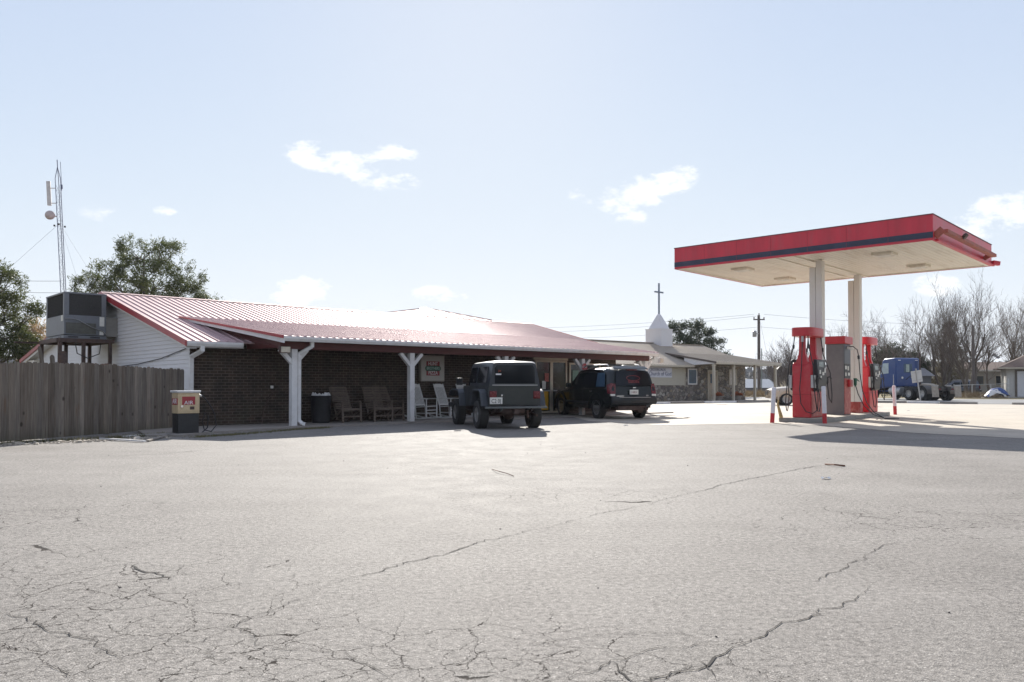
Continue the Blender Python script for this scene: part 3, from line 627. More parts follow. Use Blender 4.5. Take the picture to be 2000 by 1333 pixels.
acg = pm('ac_grey_paint', (.17, .18, .20), .5, var=.08, dirt=.3, dirtcol=(.13, .12, .10)); acd = pm('ac_dark_fins', (.055, .052, .05), .6, .2, var=.3, scale=30)
L_, W_, H_ = 1.22, 2.2, 1.46
m = MB(); m.box(0, L_, 0, W_, .12, .74); m.build('lower_cabinet', acg, ac, bevel=.01)
m = MB(); m.box(-.01, L_ + .01, -.01, W_ + .01, 0, .10); b_ = m.build('base_rail', acg, ac, bevel=.006)
for x in (.12, .75):
    MB().box(x, x + .28, -.016, -.008, .03, .075).build('fork_slot', BLACK, b_)
for y in (.3, 1.3): MB().box(-.016, -.008, y, y + .35, .03, .075).build('fork_slot', BLACK, b_)
m = MB(); 
for (x, y) in ((0, 0), (L_ - .14, 0), (0, W_ - .14), (L_ - .14, W_ - .14)): m.box(x, x + .14, y, y + .14, .74, H_ - .05)
m.box(-.01, L_ + .01, -.01, W_ + .01, H_ - .05, H_); m.build('corner_frame', acg, ac, bevel=.006)
m = MB(); m.box(.14, L_ - .14, .03, W_ - .03, .745, H_ - .051); m.box(.03, L_ - .03, .141, W_ - .141, .745, H_ - .051)
for k in range(26): x = .15 + k * (L_ - .30) / 25; m.box(x - .004, x + .004, .018, .03, .75, H_ - .06)
for k in range(44): y = .15 + k * (W_ - .30) / 43; m.box(.018, .03, y - .004, y + .004, .75, H_ - .06)
m.box(.14, L_ - .14, .012, .018, 1.06, 1.075); m.build('condenser_grille', acd, ac)
m = MB(); m.box(.05, L_ - .3, -.014, -.001, .16, .5); m.build('access_panel', pm('ac_panel', (.10, .10, .085), .6, var=.3), ac, bevel=.004)
for b_ in ((L_ - .2, L_ - .06, -.012, -.002, .42, .72), (-.012, -.002, .12, .3, .55, .73), (L_ - .2, L_ - .08, -.012, -.002, .14, .26)): MB().box(*b_).build('label_plate', PALE, ac)
m = MB(); m.tube([(.02, -.03, .62), (.25, -.04, .62), (.4, -.05, .58), (.8, -.05, .36), (1.1, -.06, .26), (1.25, -.05, .1)], .018, 6); m.build('conduit', STEEL, ac, smooth=60)
o = MB().box(0, 1.0, .1, 1.1, 0, .62, Matrix.Translation(UP + Vector((0, 0, ZD + .2))) @ Matrix.Rotation(SA, 4, 'Z') @ Matrix.Translation((L_ + .02, 0, 0)))
duct = o.build('air_duct', pm('duct_metal', (.30, .29, .27), .5, .5, var=.15, scale=3, dirt=.3), bevel=.01); duct.data.transform(Matrix()); tag(duct, 'short square sheet metal duct between the air conditioner and the siding', 'duct')
o = MB().tube([UP + Vector(v) for v in ((.3, .1, ZD - .05), (.34, .15, 2.15), (.6, .3, 2.0), (.85, .5, 2.15), (.9, .5, ZD - .05))], .016, 6).build('hanging_cable', BLACK, smooth=60); tag(o, 'black cable looped below the air conditioner stand', 'cable')
o = MB().tube([sworld(-.05, -.2, 2.15), sworld(-.06, -2, 1.93), sworld(-.06, -4, 1.8), sworld(-.1, -6, 1.75), sworld(-.1, -7.5, 1.7)], .012, 6).build('siding_cable', BLACK, smooth=60); tag(o, 'thin dark cable running across the white gable siding', 'cable')
m = MB(); r4 = random.Random(5)
for i in range(26):
    m.box(-.05, .05, -.05, .05, -.03, .03, Matrix.Translation(sworld(-.75 + r4.uniform(-.2, .2), -5.1 + r4.uniform(-.9, .9), 1.66 + r4.uniform(0, .12))) @ Euler((r4.random() * 3, r4.random() * 3, r4.random() * 3)).to_matrix().to_4x4())
tag(m.build('debris', pm('rust_debris', (.16, .09, .06), .9, var=.5)), 'small heap of rusty scrap showing above the fence top', 'scrap', kind='stuff')
MB().box(-.35, .35, -1.2, 1.2, 0, 1.64, Matrix.Translation(sworld(-.75, -5.1, 0)) @ Matrix.Rotation(SA, 4, 'Z')).build('storage_box', FENCE, bevel=.02)
tag(bpy.data.objects['storage_box'], 'wooden storage box behind the fence below the air conditioner', 'box')

# ================================================================== LATTICE MAST
TD = 40.0; tb = atd(136, TD); LEAN = -.052
mast = thing('radio_mast', 'slim triangular lattice radio mast rising behind the air conditioner', 'mast', tb); mast.rotation_euler = (0, LEAN, .35)
H = 12.1; a_ = .135; cn = [Vector((a_ * cos(R(90 + 120 * k)), a_ * sin(R(90 + 120 * k)), 0)) for k in range(3)]
stl = pm('mast_steel', (.16, .17, .24), .5, .4, var=.2)
for k in range(3):
    m = MB(); m.tube([cn[k], cn[k] + Vector((0, 0, H - .6)), Vector((0, 0, H))], .018, 6); m.build('leg', stl, mast, smooth=50)
m = MB(); z = .1; i = 0
while z < H - 1:
    for k in range(3):
        p, q = cn[k], cn[(k + 1) % 3]
        if i % 2: p, q = q, p
        m.bar(p + Vector((0, 0, z)), q + Vector((0, 0, z + .3)), .009, .009)
        m.bar(p + Vector((0, 0, z)), q + Vector((0, 0, z)), .007, .007)
    z += .3; i += 1
m.build('lattice', pm('mast_lattice', (.30, .31, .36), .5, .5), mast)
m = MB(); m.cyl((0, 0, H - .05), (0, 0, H + .35), .02); m.cyl((.14, 0, H - 1.2), (.14, 0, H + .25), .012); m.cyl((.14, 0, H - 1.1), (.14, 0, H - .9), .05); m.build('whip_antenna', stl, mast)
m = MB(); m.box(-.52, -.34, -.09, .05, H - 1.95, H - .75); m.box(-.34, -.13, -.02, .02, H - 1.1, H - 1.06); m.box(-.34, -.13, -.02, .02, H - 1.85, H - 1.81); m.build('panel_antenna', pm('antenna_white', (.62, .60, .58), .5), mast, bevel=.01)
m = MB(); m.lathe([(0, -.10), (.12, -.09), (.22, -.03), (.23, 0), (0, 0)], 'y', 20, (-.42, -.1, H - 2.45)); m.bar((-.42, -.12, H - 2.45), (-.14, 0, H - 2.5), .05, .05); m.build('dish', pm('dish_pink_grey', (.52, .44, .42), .55), mast, smooth=50)
for p in ((-.26, 0, H - 2.95), (-.05, -.1, H - 2.9), (.2, 0, H - 3.0)): MB().box(p[0] - .04, p[0] + .04, p[1] - .04, p[1] + .04, p[2] - .04, p[2] + .04).build('guy_clamp', BLACK, mast)
top = tb + Vector((-.10 - .052 * 9, 0, 9.3))
for q, lb in ((Vector((-30.5, 41, 3.0)), 'thin guy wire running down to the left of the mast'), (Vector((-19.2, 38, 1.5)), 'thin guy wire running down steeply on the right of the mast'), (Vector((-20.8, 46, 2.0)), 'thin guy wire close along the right of the mast, farther back')):
    e = top + (q - top) * 1.0; e2 = q; tag(MB().tube([top, e2], .005, 5).build('guy_wire', stl), lb, 'guy wire')
# ================================================================== PORCH FURNITURE
tc_ = thing('trash_can', 'black plastic trash can with a white bag edge against the brick wall', 'trash can', sworld(3.6, .62, .045), SA)
m = MB(); m.lathe([(0, 0), (.24, 0), (.26, .02), (.31, .78), (.32, .80), (.30, .80), (.29, .7), (0, .68)], 'z', 20); m.build('bin', BLACK, tc_, smooth=40)
m = MB(); r5 = random.Random(2)
for k in range(22):
    a = r5.uniform(0, 2 * pi); r_ = .27; m.tube([(r_ * cos(a), r_ * sin(a), .79), ((r_ - .04) * cos(a + .2), (r_ - .04) * sin(a + .2), .80 + r5.uniform(.02, .07)), (.2 * cos(a + .5), .2 * sin(a + .5), .79)], [.02, .035, .02], 6)
m.build('bag', WHITE, tc_, smooth=60)
WOODC = pm('weathered_teak', (.15, .115, .09), .8, var=.3, scale=6, stretch=(1, 1, 4)); 
def slat_chair():
    t = thing('slatted_chair', '', 'chair')
    m = MB()
    for k in range(13):
        z = .40 + k * .052; y = .22 + k * .030
        m.box(-.27, .27, y - .011, y + .011, z, z + .036)
    m.build('backrest', WOODC, t)
    m = MB()
    for k in range(8): y = -.30 + k * .066; z = .40 - (k) * .012; m.box(-.28, .28, y, y + .045, z, z + .02)
    m.build('seat', WOODC, t)
    for sx in (-1, 1):
        m = MB(); m.bar((sx * .30, -.30, 0), (sx * .30, -.26, .60), .045, .05, up=(1, 0, 0)); m.build('leg', WOODC, t)
        m = MB(); m.bar((sx * .27, .62, 1.04), (sx * .27, .10, .08), .03, .05, up=(1, 0, 0)); m.build('back_rail', WOODC, t)
        m = MB(); m.bar((sx * .29, -.32, .41), (sx * .29, .50, .02), .035, .045, up=(1, 0, 0)); m.build('leg', WOODC, t)
        m = MB(); m.tube([(sx * .31, .40, .58), (sx * .31, .1, .60), (sx * .31, -.22, .62), (sx * .31, -.31, .56)], [.026, .03, .034, .02], 6); m.build('armrest', WOODC, t, smooth=60)
    m = MB(); m.box(-.3, .3, -.33, -.28, .36, .41); m.box(-.3, .3, -.31, -.28, .16, .20); m.build('front_rail', WOODC, t)
    return t
GC = 'brown slatted chairs on the porch'
c0 = slat_chair(); c0['group'] = GC; locs = ((4.35, .85, -.05, 'brown slatted chair next to the trash can'), (5.42, .95, -.12, 'steeply leaning brown slatted chair between two others'), (6.05, .62, .05, 'brown slatted chair partly hidden, beside the white porch post'))
for i, (s, n, a, lb) in enumerate(locs):
    c = c0 if i == 0 else copy_tree(c0); c.location = sworld(s, n, .045); c.rotation_euler.z = SA + a; c['label'] = lb; c['category'] = 'chair'
WC = pm('white_chair_paint', (.66, .66, .64), .5, var=.06)
def rocker():
    t = thing('rocking_chair', '', 'rocking chair')
    def bp(z): return .24 + (z - .42) * .36
    for sx in (-1, 1):
        m = MB(); m.tube([(sx * .25, bp(1.15), 1.15), (sx * .25, bp(.42), .42), (sx * .25, .20, .05)], .02, 8); m.build('back_post', WC, t, smooth=60)
        m = MB(); m.tube([(sx * .27, -.24, .66), (sx * .27, -.24, .06)], [.018, .022], 8); m.build('leg', WC, t, smooth=60)
        m = MB(); m.grid([[(sx * .27 + dx, y, .01 + .22 * (y - .05) ** 2 + dz) for dx, dz in ((-.016, 0), (.016, 0), (.016, .045), (-.016, .045))] for y in [-.45 + .08 * k for k in range(15)]], close=True); m.build('rocker', WC, t)
        m = MB(); m.bar((sx * .28, .34, .67), (sx * .28, -.30, .665), .07, .02); m.build('armrest', WC, t, bevel=.006)
        m = MB(); m.bar((sx * .26, -.24, .2), (sx * .25, .21, .2), .022, .022); m.build('side_stretcher', WC, t)
    m = MB()
    for k in range(7):
        x = -.19 + k * .063; m.bar((x, bp(.47), .47), (x, bp(1.06), 1.06), .034, .012, up=(0, 1, 0))
    m.box(-.25, .25, bp(.46) - .01, bp(.46) + .012, .44, .49); m.build('backrest', WC, t)
    m = MB(); m.prism([(-.25, bp(1.05) - .01, 1.04), (.25, bp(1.05) - .01, 1.04), (.25, bp(1.13) - .01, 1.12), (.12, bp(1.16) - .01, 1.155), (-.12, bp(1.16) - .01, 1.155), (-.25, bp(1.13) - .01, 1.12)], (0, .024, 0)); m.build('top_rail', WC, t)
    m = MB()
    for k in range(7): y = -.25 + k * .07; m.box(-.26, .26, y, y + .052, .42 - .006 * k, .44 - .006 * k)
    m.build('seat', WC, t)
    m = MB(); m.bar((-.27, -.24, .2), (.27, -.24, .2), .022, .022); m.bar((-.27, -.24, .3), (.27, -.24, .3), .022, .022); m.build('front_stretcher', WC, t)
    return t
GR = 'white rocking chairs on the porch'
r0_ = rocker(); r0_['group'] = GR
for i, (s, n, a, lb) in enumerate(((7.35, .75, .25, 'white rocking chair just right of the porch post, under the pizza sign'), (8.35, .75, .25, 'white rocking chair between the other two, left of the off-road vehicle'), (9.35, .7, .2, 'white rocking chair mostly hidden behind the off-road vehicle'))):
    c = r0_ if i == 0 else copy_tree(r0_); c.location = sworld(s, n, .045); c.rotation_euler.z = SA + a; c['label'] = lb; c['category'] = 'rocking chair'

# ================================================================== PUMP ISLAND AND CANOPY
I0 = Vector((9.41, 24.24, 0)); IA = atan2(.779, .627)
IW = Matrix.Translation(I0) @ Matrix.Rotation(IA, 4, 'Z')
def iw(x, y, z=0): return IW @ Vector((x, y, z))
isl = thing('pump_island', 'raised grey concrete island carrying the fuel pumps', 'pump island', I0, IA)
m = MB(); m.prism([(0, 0, 0), (7.9, 0, 0), (7.9, 1.33, 0), (0, 1.33, 0)], (0, 0, .145)); m.build('slab', CONC, isl, bevel=.02)
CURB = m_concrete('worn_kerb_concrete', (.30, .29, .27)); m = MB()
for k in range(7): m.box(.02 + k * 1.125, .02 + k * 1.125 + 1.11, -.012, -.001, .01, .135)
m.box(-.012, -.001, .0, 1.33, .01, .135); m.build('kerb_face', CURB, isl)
CA = R(47.0) ; CC = Vector((10.95, 27.35, 0))
cx_, cy_ = Vector((cos(CA), sin(CA), 0)), Vector((-sin(CA), cos(CA), 0))
can = thing('fuel_canopy', 'flat red-edged fuel station canopy with navy stripe on two cream columns', 'canopy', CC, CA)
# local x away-right (short side), y away-left (long side)
LX, LY, ZB, ZT = 3.35, 4.12, 5.20, 5.90
m = MB(); m.box(-LX + .04, LX - .04, -LY + .04, LY - .04, ZB + .02, ZT - .05)
m.box(-LX + .04, LX - .04, -.09, -.02, ZB - .02, ZB + .02); m.box(-LX + .04, LX - .04, .5, .57, ZB - .02, ZB + .02)
for k in range(52):
    y = -LY + .12 + k * .16; m.box(-LX + .06, LX - .06, y, y + .012, ZB + .012, ZB + .0205)
m.build('soffit', CREAM, can)
m = MB()
def ring(m, z0, z1, o0=0.0, th=.04):
    m.box(-LX - o0, -LX + th, -LY - o0, LY + o0, z0, z1); m.box(LX - th, LX + o0, -LY - o0, LY + o0, z0, z1)
    m.box(-LX + th, LX - th, -LY - o0, -LY + th, z0, z1); m.box(-LX + th, LX - th, LY - th, LY + o0, z0, z1)
ring(m, ZB - .02, ZT); m.build('fascia', CRED, can)
m = MB(); ring(m, ZT, ZT + .025, .015, .06); m.build('fascia_cap', pm('dark_cap_metal', (.12, .05, .05), .5), can)
m = MB(); m.box(-LX - .006, -LX - .001, -LY - .004, LY + .004, ZB + .05, ZB + .22); m.build('stripe', NAVY, can)
for k in range(1, 7):
    y = -LY + k * 1.18; MB().box(-LX - .007, -LX - .0005, y, y + .006, ZB, ZT - .01).build('panel_joint', pm('joint_dark_red', (.34, .03, .045), .5), can)
m = MB(); m.box(-LX + .03, LX - .03, LY - .16, LY - .05, ZB - .01, ZB + .03); m.box(-LX + .04, -LX + .14, -LY + .06, LY - .06, ZB - .008, ZB + .03);m.box(LX - .14, LX - .045, -LY + .06, LY - .06, ZB - .008, ZB + .03); m.box(-LX + .14, LX - .14, -LY + .045, -LY + .16, ZB - .008, ZB + .03); m.build('soffit_trim', CREAM, can)
for (x, y) in ((-1.7, -2.3), (-1.7, 2.4), (1.7, -2.3), (1.7, 2.4)):
    m = MB(); m.box(x - .3, x + .3, y - .3, y + .3, ZB - .06, ZB + .02); f_ = m.build('light_fixture', CREAM, can, bevel=.01)
    m = MB(); m.box(x - .22, x + .22, y - .22, y + .22, ZB - .075, ZB - .06); m.build('lens', pm('fixture_lens', (.62, .60, .52), .4), f_)
BRN = pm('weathered_red_brown', (.35, .09, .06), .6, var=.25, dirt=.3)
# lamp bars along the near right edge
m = MB(); m.bar((-LX + .15, -LY - .26, ZB + .22), (LX - .9, -LY - .26, ZB + .2), .16, .10); m.bar((-LX + .15, -LY - .22, ZB + .28), (-LX + .15, -LY, ZB + .1), .08, .2); m.bar((LX - 1.1, -LY - .22, ZB + .24), (LX - 1.1, -LY, ZB + .1), .05, .15); m.build('lamp_bar', BRN, can, bevel=.01)
m = MB(); m.cyl((-LX + 1.7, -LY - .36, ZB + .3), (-LX + 1.7, -LY - .42, ZB + .24), .09); m.build('lamp', DSTEEL, can, smooth=40)
m = MB(); m.bar((LX - .05, -LY - .03, ZB + .1), (LX + .12, -LY - .2, ZB + .06), .14, .14); m.box(-LX + .2, LX, -LY - .09, -LY - .01, ZB - .03, ZB + .03); m.build('gutter_end', CRED, can, bevel=.01)
for (lx, ly) in ((-1.30, -.34 + .3), (2.15, .0)):
    pass
def column(p, label=None):
    q = Matrix.Rotation(-CA, 4, 'Z') @ (p - CC)
    m = MB(); m.box(q.x - .13, q.x + .13, q.y - .205, q.y - .006, .40, ZB - .02); m.box(q.x - .13, q.x + .13, q.y + .006, q.y + .205, .40, ZB - .22); m.box(q.x - .10, q.x + .10, q.y - .18, q.y + .18, .145, ZB - .25)
    c = m.build('column', pm('column_white', (.72, .70, .66), .5, var=.05, scale=2, dirt=.3, dirtcol=(.5, .44, .36), dscale=2), can, bevel=.012)
    m = MB(); m.box(q.x - .135, q.x + .135, q.y - .21, q.y + .21, .146, .55); m.build('painted_base', PREDW, c, bevel=.008)
    m = MB(); m.box(q.x - .02, q.x + .06, q.y - .212, q.y - .2055, 1.5, 2.5); m.build('notice_strip', PALE, c)
column(iw(1.64, .66)); column(iw(5.85, .66))

def hose_drop(m, pts, r=.016): m.tube(pts, r, 7)
def nozzle(m, p, s=1):
    x, y, z = p
    m.tube([(x, y, z - .12), (x, y - s * .02, z + .02), (x, y - s * .0, z + .10)], [.022, .035, .03], 8)
    m.tube([(x, y, z + .08), (x + .08, y + s * .03, z + .12), (x + .16, y + s * .08, z + .06)], [.03, .022, .014], 8)
    m.tube([(x, y, z - .1), (x + .08, y, z - .08), (x + .1, y, z + .05)], .008, 6)
def pump(loc, label, worn=PREDW, red=PRED):
    t = thing('fuel_pump', label, 'fuel pump', loc, IA, 'red fuel pumps with hose arms')
    L = 1.25; hy = .29
    # body silhouette with the two hose pillars, seen from the side
    pr = [(0, 0), (L, 0), (L, 1.55)]
    pr += [(L - .02 - .10 * (1 - cos(R(a))), 1.55 + .17 * sin(R(a))) for a in (30, 60, 90)] + [(.12 - .10 * sin(R(a)), 1.72 - .17 * (1 - cos(R(a)))) for a in (0, 30, 60, 90)]
    m = MB(); m.prism([(x, -hy, z) for x, z in pr], (0, 2 * hy, 0)); m.build('body', red, t, bevel=.03, seg=3)
    for x0 in (.06, L - .20):
        m = MB(); m.add([(x0 - .03, -.2, 1.66), (x0 + .19, -.2, 1.66), (x0 + .19, .2, 1.66), (x0 - .03, .2, 1.66), (x0, -.10, 2.0), (x0 + .13, -.10, 2.0), (x0 + .13, .10, 2.0), (x0, .10, 2.0), (x0, -.085, 2.56), (x0 + .13, -.085, 2.56), (x0 + .13, .085, 2.56), (x0, .085, 2.56)],
                  [(0, 1, 2, 3), (0, 1, 5, 4), (1, 2, 6, 5), (2, 3, 7, 6), (3, 0, 4, 7), (4, 5, 9, 8), (5, 6, 10, 9), (6, 7, 11, 10), (7, 4, 8, 11), (8, 9, 10, 11)]); m.build('pillar', red, t, bevel=.015)
    m = MB(); n = 28; pts = []
    for k in range(n):
        a = 2 * pi * k / n; pts.append((L / 2 + (abs(cos(a)) ** .55) * (1 if cos(a) > 0 else -1) * .73, (abs(sin(a)) ** .6) * (1 if sin(a) > 0 else -1) * .36, 2.53))
    m.prism(pts, (0, 0, .27)); m.build('hose_canopy', red, t, bevel=.02)
    m = MB(); m.box(-.004, L + .004, -hy - .004, hy + .004, .72, .728); m.build('seam', pm('seam_dark', (.15, .01, .012), .6), t)
    for sy in (-1, 1):
        y0 = sy * hy
        m = MB(); m.box(.08, L - .08, min(y0, y0 + sy * .012), max(y0, y0 + sy * .012), .05, .70); wpn = m.build('lower_panel', worn, t, bevel=.004)
        if sy < 0:
            pass
        m = MB(); m.prism([(.22, y0, .80), (.22, y0 + sy * .13, .86), (.22, y0 + sy * .17, 1.2), (.22, y0 + sy * .11, 1.80), (.22, y0, 1.82)], (.82, 0, 0)); hp = m.build('screen_housing', BLACK, t, bevel=.02)
        u = Vector((0, sy * (-.06), .6)).normalized()
        def fp(x, z): return Vector((x, y0 + sy * (.17 - .06 * (z - 1.2) / .6 + .004), z))
        m = MB(); a, b, c, d = fp(.38, 1.58), fp(.82, 1.58), fp(.82, 1.74), fp(.38, 1.74); m.add([a, b, c, d, a + Vector((0, -sy * .006, 0)), b + Vector((0, -sy * .006, 0)), c + Vector((0, -sy * .006, 0)), d + Vector((0, -sy * .006, 0))], [(0, 1, 2, 3), (4, 5, 6, 7), (0, 1, 5, 4), (1, 2, 6, 5), (2, 3, 7, 6), (3, 0, 4, 7)]); m.build('display', pm('lcd_grey_green', (.10, .13, .11), .25, var=.1), hp)
        m = MB()
        for (x, z, w_, h_) in ((.34, 1.36, .12, .12), (.6, 1.32, .16, .10), (.40, 1.24, .1, .06), (.82, 1.4, .12, .14)): a = fp(x, z); m.box(x, x + w_, a.y - .004, a.y + .004, z, z + h_)
        m.build('sticker', PALE, hp)
        m = MB(); m.box(-.02, .2, min(y0, y0 + sy * .1), max(y0, y0 + sy * .1), .92, 1.32); hs = m.build('nozzle_holder', STEEL, t, bevel=.01)
        m = MB(); nozzle(m, (.08, y0 + sy * .16, 1.12), sy); m.build('nozzle', BLACK, hs, smooth=60)
        m = MB(); nozzle(m, (L - .1, y0 + sy * .14, 1.16), sy); m.build('nozzle', BLACK, t, smooth=60)
        m = MB(); yk = y0 + sy * .18
        hose_drop(m, [(.02, sy * .20, 2.55), (-.01, sy * .24, 2.2), (-.04, yk * .8, 1.6), (-.10, yk * .9, .9), (-.08, yk, .45), (.02, yk, .22), (.16, yk * 1.05, .20), (.26, yk * 1.05, .42), (.24, yk, .72), (.10, y0 + sy * .16, 1.02)]); m.build('hose', BLACK, t, smooth=60)
        m = MB(); hose_drop(m, [(L + .0, sy * .20, 2.55), (L + .03, sy * .26, 2.0), (L + .05, yk, 1.4), (L + .07, yk * 1.1, .7), (L + .02, yk * 1.1, .45), (L - .08, yk, .6), (L - .1, y0 + sy * .14, 1.05)]); m.build('hose', BLACK, t, smooth=60)
        MB().cyl((.0, sy * .23, 2.26), (-.01, sy * .24, 2.14), .035, n=10).build('breakaway_coupling', BLACK, t, smooth=50); MB().cyl((L + .02, sy * .25, 2.2), (L + .03, sy * .255, 2.08), .03, n=10).build('breakaway_coupling', BLACK, t, smooth=50)
    return t
p1_ = pump(iw(.10, .66, .145), 'red fuel pump with round-ended hose canopy nearest the camera')
for z_, sz, tx in ((.56, .10, 'NO SMOKING'), (.40, .055, 'STOP ENGINE'), (.30, .055, 'NO SMOKING')):
    pass
# end-face hose of the near pump (the loop seen in front)
m = MB(); m.tube([(-.02, -.05, 2.55), (-.03, -.05, 2.35)], .04, 8); m.build('swivel', STEEL, p1_, smooth=50)
m = MB(); hose_drop(m, [(-.03, -.05, 2.4), (-.05, -.05, 2.2), (-.06, -.03, 1.6), (-.10, .02, .9), (-.12, -.02, .45), (-.14, -.18, .2), (-.12, -.38, .14), (-.04, -.50, .25), (.02, -.50, .55), (.06, -.47, .95)], .015); m.build('hose', BLACK, p1_, smooth=60)
p3_ = pump(iw(6.45, .66, .145), 'red fuel pump with hose canopy behind the farther cream column', red=pm('pump_red_fresh', (.56, .015, .028), .32, var=.06), worn=pm('pump_red_fresh_panel', (.60, .03, .03), .4, var=.1, dirt=.3, dirtcol=(.5, .3, .25)))
# grey pump between the columns
t = thing('fuel_pump', 'grey steel fuel pump with square red cap between the two columns', 'fuel pump', iw(3.42, .66, .145), IA)
m = MB(); m.box(0, .80, -.29, .29, 0, 2.42); m.build('body', PGREY, t, bevel=.012)
m = MB(); m.box(-.06, .86, -.36, .36, 2.42, 2.68); m.build('cap', PRED, t, bevel=.02)
for sy in (-1, 1):
    ya, yb = sorted((sy * .29, sy * .305))
    m = MB(); m.box(.06, .76, ya, yb, 1.75, 2.40); m.build('upper_panel', pm('slate_panel', (.10, .11, .13), .45), t)
    m = MB(); m.box(.06, .76, ya, yb, 1.25, 1.74); sp_ = m.build('display_panel', BLACK, t)
    m = MB(); 
    for (x, z, w_, h_) in ((.12, 1.55, .18, .12), (.4, 1.52, .14, .14), (.14, 1.32, .12, .12), (.45, 1.34, .2, .1)): m.box(x, x + w_, sy * .309 - .003, sy * .309 + .003, z, z + h_)
    m.build('sticker', PALE, sp_)
    m = MB(); m.box(.06, .76, ya, yb, .02, 1.24); m.build('lower_panel', PREDW, t)
    m = MB(); m.box(.36, .70, *sorted((sy * .306, sy * .40)), .95, 1.2); m.build('nozzle_boot', PRED, t, bevel=.02)
grn = pm('green_nozzle', (.01, .10, .06), .45, var=.2)
m = MB(); nozzle(m, (.62, -.50, 1.08), -1); m.tube([(.60, -.50, 1.0), (.60, -.50, 1.25)], [.05, .06], 8); m.build('nozzle', grn, t, smooth=60)
m = MB(); m.bar((.35, -.31, 2.30), (.35, -.52, 2.24), .09, .09); m.build('hose_arm', PALE, t, bevel=.01)
m = MB(); hose_drop(m, [(.35, -.31, 2.34), (.38, -.5, 2.33), (.42, -.62, 2.22), (.44, -.66, 2.0), (.44, -.70, 1.4), (.45, -.78, .8), (.5, -.9, .4), (.62, -1.1, .08), (.8, -1.4, -.12), (1.15, -1.75, -.13), (1.3, -1.6, -.13), (1.15, -1.3, -.12), (.9, -1.0, .0), (.72, -.75, .3), (.64, -.58, .7), (.62, -.51, .98)]); m.build('hose', BLACK, t, smooth=60)
m = MB(); m.cyl((.44, -.655, 2.02), (.44, -.665, 1.9), .04, n=10); m.build('breakaway_coupling', BLACK, t, smooth=50)
# lettering worn on the pump skirts
for pump_, mt in ((p1_, pm('faded_ink', (.62, .42, .36), .7, var=.2)),):
    for z_, sz, tx in ((.52, .085, 'NO SMOKING'), (.38, .07, 'STOP ENGINE'), (.26, .05, 'PAY INSIDE')):
        pass
# bollards
def bollard(p, top, label, lean=(0, 0), split=.30):
    t = thing('bollard', label, 'bollard', p, 0, 'red and white guard posts round the pump island'); t.rotation_euler = (lean[0], lean[1], 0)
    m = MB(); m.lathe([(0, 0), (.065, 0), (.065, split)], 'z', 18); m.build('painted_foot', PRED, t, smooth=40)
    m = MB(); m.lathe([(.0651, split), (.0651, top - .03), (.05, top - .008), (0, top)], 'z', 18); m.build('post', pm('bollard_white', (.66, .64, .66), .5, var=.06, dirt=.3, dirtcol=(.4, .2, .18), dscale=4), t, smooth=40)
bollard(at(1508, 826.5), 1.10, 'leaning white guard post with red foot at the left end of the island', (0, .06))
bollard(at(1611, 827.8), 1.13, 'white guard post with red foot in front of the near pump', (0, -.03), .31)
bollard(at(1748.5, 810.5), 1.15, 'white guard post with red foot at the far end of the island', (0, -.04), .34)
# squeegee bracket etc. at the island
o = MB().tube([iw(-.02, 1.25, .145), iw(-.12, 1.32, .55), iw(-.10, 1.30, .7)], [.06, .035, .02], 8).build('brush', pm('worn_brush', (.36, .27, .12), .8, var=.5, scale=20), smooth=50); tag(o, 'worn brush standing at the left edge of the pump island', 'brush')
# ================================================================== CHURCH
W0 = Vector((12.6, 58.2, 0)); WA = atan2(.63, .78)
ch = thing('church', 'stone and tan siding church with brown metal roof and porch across the lot', 'church', W0, WA)
def K(t, n, z): return Vector((t, -n, z))
TANR = pm('tan_metal_roof', (.40, .34, .27), .5, .5, var=.06, scale=1.5); TANT = pm('tan_trim', (.50, .45, .36), .5, var=.06); TANS = pm('tan_siding', (.47, .44, .36), .55, var=.05)
m = MB(); m.box(-14, 7.4, 0, .25, 0, 2.62); m.box(7.15, 7.4, .25, 10.2, 0, 2.62); m.prism([(7.16, .1, 2.62), (7.16, 10.2, 2.62), (7.16, 5, 4.3)], (.2, 0, 0)); m.build('stone_wall', STONE, ch)
m = MB(); z = 1.15
while z < 2.55: m.add([(-14, -.05, z), (-.05, -.05, z), (-.05, -.03, z + .1), (-14, -.03, z + .1), (-14, -.0, z), (-.05, -.0, z)], [(0, 1, 2, 3), (0, 4, 5, 1)]); z += .1
m.build('siding', TANS, ch, recalc=False)
MB().box(-.1, -.0, -.06, -.001, 1.12, 2.6).build('corner_trim', TANT, ch)
m = MB(); ribbed(m, K(-14, .6, 2.6), K(8.5, .6, 2.6), K(8.5, -5, 4.5), K(-14, -5, 4.5), 74, rw=.05, rh=.025); ribbed(m, K(8.5, -10.6, 2.6), K(-14, -10.6, 2.6), K(-14, -5, 4.5), K(8.5, -5, 4.5), 40); rf = m.build('roof', TANR, ch, smooth=20)
MB().bar(K(-14, -5, 4.53), K(8.5, -5, 4.53), .25, .04).build('ridge_cap', TANR, rf)
m = MB(); ribbed(m, K(.4, 2.5, 2.82), K(8.6, 2.5, 2.82), K(8.6, -2.2, 3.60), K(.4, -2.2, 3.60), 27, rw=.05, rh=.025); pr_ = m.build('porch_roof', TANR, ch, smooth=20)
m = MB(); m.prism([K(.37, 2.5, 2.84), K(.37, -2.2, 3.62), K(.37, -2.2, 3.5), K(.37, 2.5, 2.70)], (.03, 0, 0)); m.build('rake_trim', pm('dark_brown_trim', (.10, .08, .07), .5), pr_); m = MB(); m.prism([K(8.6, 2.5, 2.84), K(8.6, -2.2, 3.62), K(8.6, -2.2, 3.5), K(8.6, 2.5, 2.70)], (.03, 0, 0)); m.build('rake_trim', pm('dark_brown_trim', (.10, .08, .07), .5), pr_)
